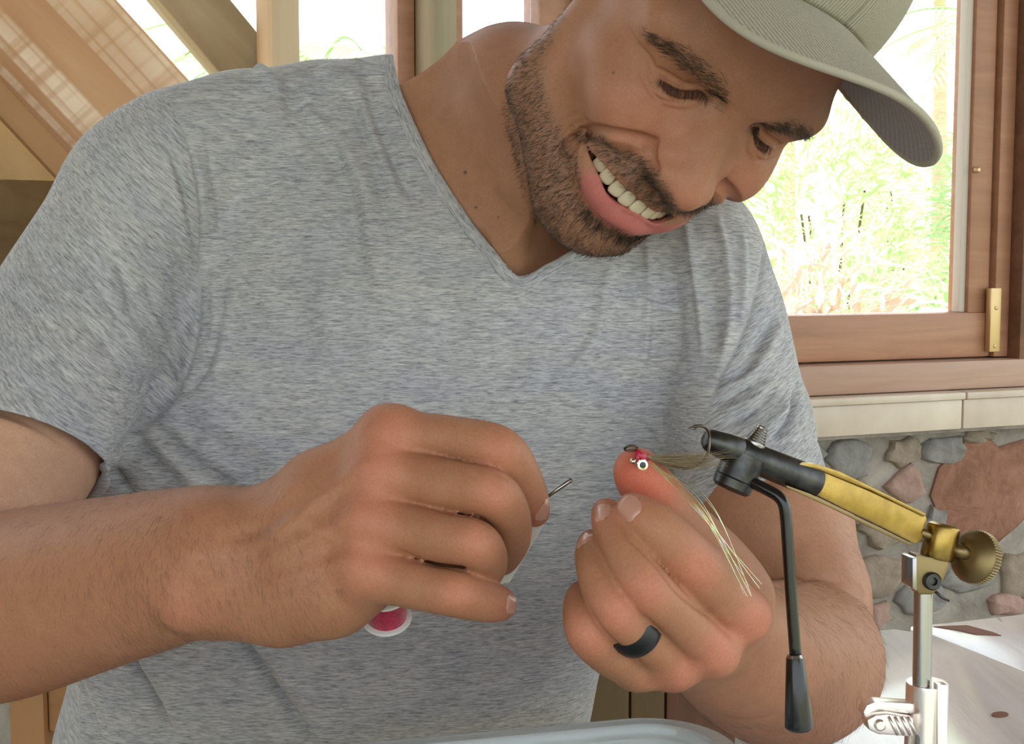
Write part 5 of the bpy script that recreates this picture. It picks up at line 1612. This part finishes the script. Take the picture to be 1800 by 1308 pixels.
def make_vise():
    tip, end = C3(1238, 770, 506), C3(1432, 848, 528); ax = (end - tip); L = np.linalg.norm(ax); ax /= L
    lathe('jaw', tip, ax, [(0.0, 0.0014), (0.0006, 0.0032), (0.0025, 0.0046), (0.009, 0.0057), (0.016, 0.0062), (0.0168, 0.0059), (0.0175, 0.0062), (L - 0.004, 0.0067), (L, 0.0067)], M_black, vise, 40)
    side = np.cross(ax, FWD); side /= np.linalg.norm(side)           # picture-up across the rod
    if side[2] < 0: side = -side
    nut = C3(1322, 787, 515)
    lathe('washer', nut - side * 0.002, side, [(0, 0.0050), (0.0022, 0.0050), (0.0030, 0.0042)], M_lever, vise, 32)
    pr = [(0, 0.0046), (0.001, 0.0048)]
    for k in range(6): pr += [(0.0014 + k * 0.0011, 0.0047 - k * 0.00034), (0.0019 + k * 0.0011, 0.0041 - k * 0.00034)]
    pr += [(0.0082, 0.0026), (0.0088, 0.0018)]
    lathe('knurled_nut', nut + side * 0.001, side + 0.12 * ax, pr, M_steel, vise, 28)
    bar = C3(1306, 812, 514)
    lathe('barrel', bar + side * 0.003, -side - 0.05 * ax, [(0, 0.0084), (0.0105, 0.0086), (0.0108, 0.0083), (0.0112, 0.0086), (0.0145, 0.0082), (0.0158, 0.0068), (0.0162, 0.0)], M_black, vise, 40)
    P = [C3(1312, 842, 511), C3(1330, 852, 508), C3(1352, 863, 505), C3(1368, 873, 503), C3(1378, 888, 502), C3(1382, 915, 502), C3(1390, 1035, 502), C3(1399, 1160, 502)]
    P = np.vstack([catmull(P[:6], 6)[:-1], catmull(P[5:], 6)])
    tube('lever', P, np.full(len(P), 0.0024), M_lever, vise, 18)
    h0, h1 = C3(1397, 1153, 502), C3(1405, 1283, 502); ha = h1 - h0; hl = np.linalg.norm(ha)
    lathe('lever_handle', h0, ha, [(0, 0.0030), (0.0008, 0.0035), (hl * 0.5, 0.0047), (hl * 0.92, 0.0057), (hl * 0.965, 0.0056), (hl, 0.0046)], M_lever, vise, 36)
    lathe('lever_collar', h0 - ha / hl * 0.0006, ha, [(0, 0.0028), (0.0012, 0.0034), (0.002, 0.0031)], M_steel, vise, 28)
    # brass body: a bar with a round-nosed front and a raised top plate
    dz = lambda px: 522 + (px - 1400) * 0.15
    O = [(1424, 866), (1419, 848), (1428, 828), (1440, 823), (1470, 836), (1530, 862), (1590, 888), (1627, 905), (1630, 912), (1621, 950), (1614, 957), (1604, 955), (1540, 923), (1480, 894)]
    front = [C3(x, y, dz(x) - 3.5) for x, y in O]
    prism('body_bar', front, FWD * 0.0085, M_brass, vise, 0.0012)
    O2 = [(1400, 816), (1412, 812), (1436, 815), (1476, 828), (1520, 850), (1500, 846), (1470, 838), (1440, 824), (1424, 828), (1408, 826)]
    top = [C3(x, y, dz(x) - 4.5) for x, y in [(1400, 817), (1412, 813), (1436, 816), (1477, 829), (1530, 855), (1628, 903), (1626, 909), (1530, 862), (1470, 838), (1440, 826), (1412, 826)]]
    prism('top_plate', top, FWD * 0.012, M_brass, vise, 0.0006)
    bot = [C3(x, y, dz(x) - 4.2) for x, y in [(1382, 853), (1424, 868), (1480, 896), (1540, 925), (1604, 956), (1600, 960), (1536, 930), (1470, 897), (1384, 858)]]
    prism('under_plate', bot, FWD * 0.010, M_brass2, vise, 0.0004)
    slot = [C3(x, y, dz(x) - 3.9) for x, y in [(1424, 836), (1436, 846), (1434, 852), (1438, 856), (1426, 866), (1418, 858)]]
    prism('slot', slot, FWD * 0.003, M_black, vise)
    tube('link_rod', [C3(1618, 934, 553), C3(1645, 948, 557)], 0.0019, M_brass2, vise, 16)
    # swivel block, thumb screw, clevis
    b0, b1 = C3(1660, 921, 558), C3(1646, 982, 558); ba = b1 - b0; bl = np.linalg.norm(ba)
    lathe('swivel', b0, ba, [(0.0, 0.0052), (0.0008, 0.0068), (0.002, 0.0073), (bl - 0.001, 0.0073), (bl, 0.0066)], M_brass, vise, 40)
    k0 = C3(1672, 962, 556); k1 = C3(1700, 975, 553); ka = C3(1735, 985, 561) - k1; ka /= np.linalg.norm(ka)
    tube('screw_stem', [k0, k1 + ka * 0.002], 0.0030, M_brass2, vise, 20)
    lathe('thumb_screw', k1, ka, [(0, 0.0035), (0.0005, 0.0060), (0.0025, 0.0098), (0.0035, 0.0112), (0.004, 0.0116), (0.0085, 0.0116), (0.0092, 0.0108), (0.0094, 0.006), (0.0088, 0.0)], M_brass2, vise, 44)
    ridge_ax, ru, rw = frame_axis(ka)
    V, F = [], []
    for k in range(56):                                              # knurling
        t = 2 * math.pi * k / 56; c = k1 + ka * 0.0063 + 0.0117 * (math.cos(t) * ru + math.sin(t) * rw); tn = -math.sin(t) * ru + math.cos(t) * rw; rd = math.cos(t) * ru + math.sin(t) * rw
        b = len(V)
        for s in (-1, 1): V += [c + ka * 0.0021 * s - tn * 0.0004, c + ka * 0.0021 * s + tn * 0.0004, c + ka * 0.0019 * s + rd * 0.0004]
        F += [(b, b + 1, b + 4, b + 3), (b + 1, b + 2, b + 5, b + 4), (b + 2, b, b + 3, b + 5), (b, b + 2, b + 1), (b + 3, b + 4, b + 5)]
    pydata('knurling', V, F, M_brass2, vise, False)
    cl = [(1610, 974), (1668, 986), (1668, 1000), (1655, 1030), (1640, 1046), (1616, 1046), (1605, 1030), (1606, 1000)]
    prism('clevis', [C3(x, y, 552) for x, y in cl], FWD * 0.011, M_brass2, vise, 0.0012)
    ck = [(1604, 982), (1612, 980), (1612, 1040), (1604, 1034)]
    prism('clevis_cheek', [C3(x, y, 549) for x, y in ck], FWD * 0.016, M_steel, vise, 0.0006)
    bolt = C3(1636, 1021, 552); lathe('bolt', bolt + FWD * 0.002, -FWD + 0.1 * RIGHT, [(0, 0.0040), (0.0040, 0.0040), (0.0046, 0.0034), (0.0046, 0.0018), (0.0030, 0.0016), (0.0030, 0.0)], M_black, vise, 24)
    nutl = C3(1604, 1010, 558); lathe('bolt_nut', nutl, -RIGHT - 0.1 * FWD, [(0, 0.0030), (0.0022, 0.0030), (0.0028, 0.0022)], M_brass2, vise, 6, False)
    tube('spring_wire', [C3(1644, 1040, 556), C3(1655, 1050, 556), C3(1668, 1056, 557)], 0.0007, M_black, vise, 8)
    lathe('stem', C3(1623, 1040, 559), C3(1620, 1240, 559) - C3(1623, 1040, 559), [(0, 0.0041), (0.055, 0.0041), (0.12, 0.0041)], M_steel, vise, 36)
    # pale clamp sleeve with a pinch lever
    s0 = C3(1630, 1200, 561); dn = np.array([0, 0, -1.0]) * 1.0 + np.array([-0.02, 0.0, 0]); n = 40
    zb = TZ + 0.001; hgt = s0[2] - zb
    lathe('clamp_sleeve', np.array([s0[0], s0[1], s0[2]]), (0, 0, -1), [(0, 0.0050), (0.0, 0.0090), (0.001, 0.0092), (hgt - 0.012, 0.0092), (hgt - 0.010, 0.018), (hgt - 0.004, 0.020), (hgt, 0.020)], M_nickel, vise, n)
    rib = [C3(x, y, 550) for x, y in ((1648, 1203), (1666, 1204), (1666, 1420), (1648, 1420))]
    prism('clamp_flange', rib, FWD * 0.006, M_nickel, vise, 0.0008)
    lv = [(1606, 1237), (1540, 1233), (1524, 1240), (1517, 1252), (1520, 1262), (1532, 1264), (1546, 1252), (1606, 1256)]
    prism('pinch_lever', [C3(x, y, 556) for x, y in lv], FWD * 0.009, M_nickel, vise, 0.0012)
    lv = [(1606, 1262), (1560, 1256), (1540, 1258), (1524, 1266), (1528, 1284), (1545, 1292), (1606, 1296)]
    prism('pinch_lever', [C3(x, y, 551) for x, y in lv], FWD * 0.010, M_nickel, vise, 0.0012)
    for k in range(4):
        gx = 1562 + k * 11
        tube('grip_ridge', [C3(gx, 1260, 550.5), C3(gx + 16, 1292, 550.5)], 0.0007, M_nickel, vise, 8)
    lathe('pinch_screw', C3(1546, 1274, 551), -FWD, [(0, 0.0026), (0.0012, 0.0026), (0.0018, 0.0018)], M_nickel, vise, 24)
make_vise()

# ---- hook with the half-made fly
M_hook = NT('bronze_hook_wire', rough=0.25, metal=0.9, color=(0.12, 0.09, 0.07)).m
M_redthread = NT('red_thread', rough=0.35, color=(0.42, 0.012, 0.045)).m
M_fibre = NT('tan_hair_fibre', rough=0.5, color=(0.32, 0.25, 0.145)).m
M_flash = NT('pearl_flash', rough=0.12, metal=0.7)
M_flash.base(M_flash.ramp(M_flash.noise(M_flash.coords((200, 200, 200)), 1.0, 2), [(0.35, (0.9, 0.75, 0.45)), (0.5, (0.75, 0.95, 0.55)), (0.65, (0.95, 0.85, 0.9))])); M_flash = M_flash.m
fly = empty('fishing_fly', tuple(C3(1150, 808, 496))); tag(fly, 'half-tied fishing fly with bead eyes and tan hair on a bronze hook', 'fishing fly')
def make_fly():
    P = [(1209, 753, 498), (1222, 749.5, 498), (1234, 749, 499), (1243, 754, 501), (1247, 766, 503), (1247, 785, 503), (1242, 801, 502), (1231, 814, 501), (1216, 822, 500), (1196, 822, 499), (1165, 811, 497), (1135, 800, 493), (1122, 793, 491)]
    Q = catmull([C3(*p) for p in P], 8); r = np.full(len(Q), 0.00062); r[:8] = np.linspace(0.00008, 0.0006, 8)
    tube('hook', Q, r, M_hook, fly, 10)
    tube('barb', [C3(1226, 751, 498), C3(1222, 754, 498), C3(1218, 756, 498)], [0.0004, 0.0003, 0.0001], M_hook, fly, 6)
    ey = [C3(1109 + 11 * math.cos(t), 788 + 4.2 * math.sin(t) - 0.1 * 11 * math.cos(t), 489 + 1.5 * math.sin(t)) for t in np.linspace(0.2, 2 * math.pi + 0.0, 28)]
    tube('hook_eye', ey, 0.0005, M_hook, fly, 8)
    tube('thread_head', [C3(1117, 790, 491), C3(1122, 799, 491), C3(1128, 804, 492), C3(1140, 806, 494)], [0.0007, 0.0019, 0.0022, 0.0010], M_redthread, fly, 14)
    tube('thread_wrap', [C3(1119, 790, 491), C3(1121, 812, 489)], [0.0006, 0.0009], M_redthread, fly, 8)
    M_bead = NT('silver_bead', rough=0.15, metal=1.0, color=(0.85, 0.82, 0.70)).m
    for x, y, d, r_ in ((1129, 817, 487, 0.0023), (1113, 811, 489, 0.0013)):
        c = C3(x, y, d)
        bm = bmesh.new(); bmesh.ops.create_uvsphere(bm, u_segments=24, v_segments=16, radius=r_, matrix=Matrix.Translation(c))
        e = bm_obj('bead_eye', bm, M_bead, fly, deg=80)
        if r_ > 0.002:
            lathe('pupil', c - FWD * (r_ * 0.80), -FWD, [(0, 0.0012), (0.0006, 0.0012), (0.0007, 0.0)], M_lever, e, 16)
            lathe('eye_ring', c - FWD * (r_ * 0.72), -FWD, [(0, 0.0021), (0.0004, 0.0020), (0.0005, 0.0013), (0.0001, 0.0012)], M_bead, e, 20)
    r = np.random.default_rng(2); V, F = [], []
    for i in range(150):
        s = np.array([1138, 804, 493.0]); far_ = r.random() < 0.18
        e = np.array([r.uniform(1222, 1262) if not far_ else r.uniform(1262, 1298), r.normal(812, 8), r.normal(500, 3)])
        m = (s * 0.5 + e * 0.5) + np.array([0, r.normal(4, 5), r.normal(0, 2)])
        a, b = tube_vf(catmull([C3(*(s + r.normal(size=3) * (1, 1.5, 0.6))), C3(*m), C3(*e)], 3), np.linspace(0.00014, 0.00004, 7), 3, False)
        F += [tuple(q + len(V) for q in f) for f in b]; V += a
    tag(pydata('hair_wing', V, F, M_fibre, fly), kind='stuff')
    V, F = [], []
    for i in range(9):
        e = np.array([r.uniform(1300, 1340), r.uniform(1010, 1050), 470.0]); s = np.array([1142 + r.uniform(0, 6), 812 + i, 488.0])
        m = np.array([1225 + r.normal() * 6, 900 + r.normal() * 8, 466.0])
        if i > 5: m = m + (14, -14, 0)
        a, b = tube_vf(catmull([C3(*s), C3(*m), C3(*e)], 10), 0.00015 if i < 4 else 0.0001, 4, False)
        F += [tuple(q + len(V) for q in f) for f in b]; V += a
    tag(pydata('flash_strands', V, F, M_flash, fly), kind='stuff')
make_fly()

# ---- thread bobbin held in the far hand
bob = empty('thread_bobbin', tuple(C3(690, 1085, 545))); tag(bob, 'bobbin holder with a white spool of red thread in his right hand', 'bobbin')
M_white = NT('white_plastic', rough=0.35, color=(0.82, 0.82, 0.80)).m
M_spool = NT('crimson_thread', rough=0.3)
_w = M_spool.noise(M_spool.coords((900, 30, 900)), 1.0, 2); M_spool.base(M_spool.ramp(_w, [(0.3, (0.30, 0.004, 0.03)), (0.7, (0.55, 0.02, 0.08))])); M_spool.bump(_w, 0.4, 0.0004); M_spool.set(Sheen_Weight=0.3); M_spool = M_spool.m
def make_bobbin():
    a, b = C3(1004, 844, 512), C3(900, 915, 530)
    tube('tube', [a, (a + b) / 2, b], 0.00085, M_steel, bob, 16)
    tube('tube_mouth', [a, a + (b - a) * 0.012], 0.00105, M_steel, bob, 16)
    c = C3(680, 1086, 538); ax = 0.80 * UP - 0.60 * FWD; ax /= np.linalg.norm(ax)
    lathe('spool', c, ax, [(0, 0.0098), (0.0002, 0.0108), (0.0014, 0.0108)], M_white, bob, 40)
    lathe('spool', c + ax * 0.0155, ax, [(0, 0.0108), (0.0012, 0.0108), (0.0014, 0.0098)], M_white, bob, 40)
    pr = [(0.0014 + 0.0140 * k / 28, 0.0088 + 0.00005 * (k % 2)) for k in range(29)]
    lathe('thread', c, ax, pr, M_spool, bob, 40)
    for s in (-1, 1):
        tube('wire_arm', catmull([b, C3(840, 960, 545 + 6 * s), C3(745, 1040, 552 + 10 * s), C3(690, 1082, 548 + 9 * s)], 6), 0.0009, M_steel, bob, 8)
    tab = [C3(x, y, z) for x, y, z in ((958, 918, 530), (944, 944, 530), (896, 1024, 532), (868, 1030, 536), (860, 990, 538), (900, 920, 534))]
    prism('white_arm', tab, FWD * 0.003, M_white, bob, 0.0005)
make_bobbin()

# ---- finger ring
M_ring = NT('black_silicone_ring', rough=0.38, color=(0.012, 0.013, 0.015)).m
def finger_ring():
    P, R = joints(L_RING)
    c = 0.42 * P[1] + 0.58 * P[2]; ax = P[2] - P[0]; ax /= np.linalg.norm(ax); c = P[1] * 0.62 + P[2] * 0.38
    r = 41.5 * 470 / F_PX
    cw = c2w(c); aw = ax @ CW.T
    lathe('finger_ring', cw - aw * 0.0055, aw, [(0, (r - 0.8) / 1000), (0.0002, (r + 0.55) / 1000), (0.0012, (r + 1.25) / 1000), (0.0055, (r + 1.7) / 1000), (0.0098, (r + 1.25) / 1000), (0.0108, (r + 0.55) / 1000), (0.011, (r - 0.8) / 1000)], M_ring, person, 48)['label'] = 'black finger ring'
finger_ring()
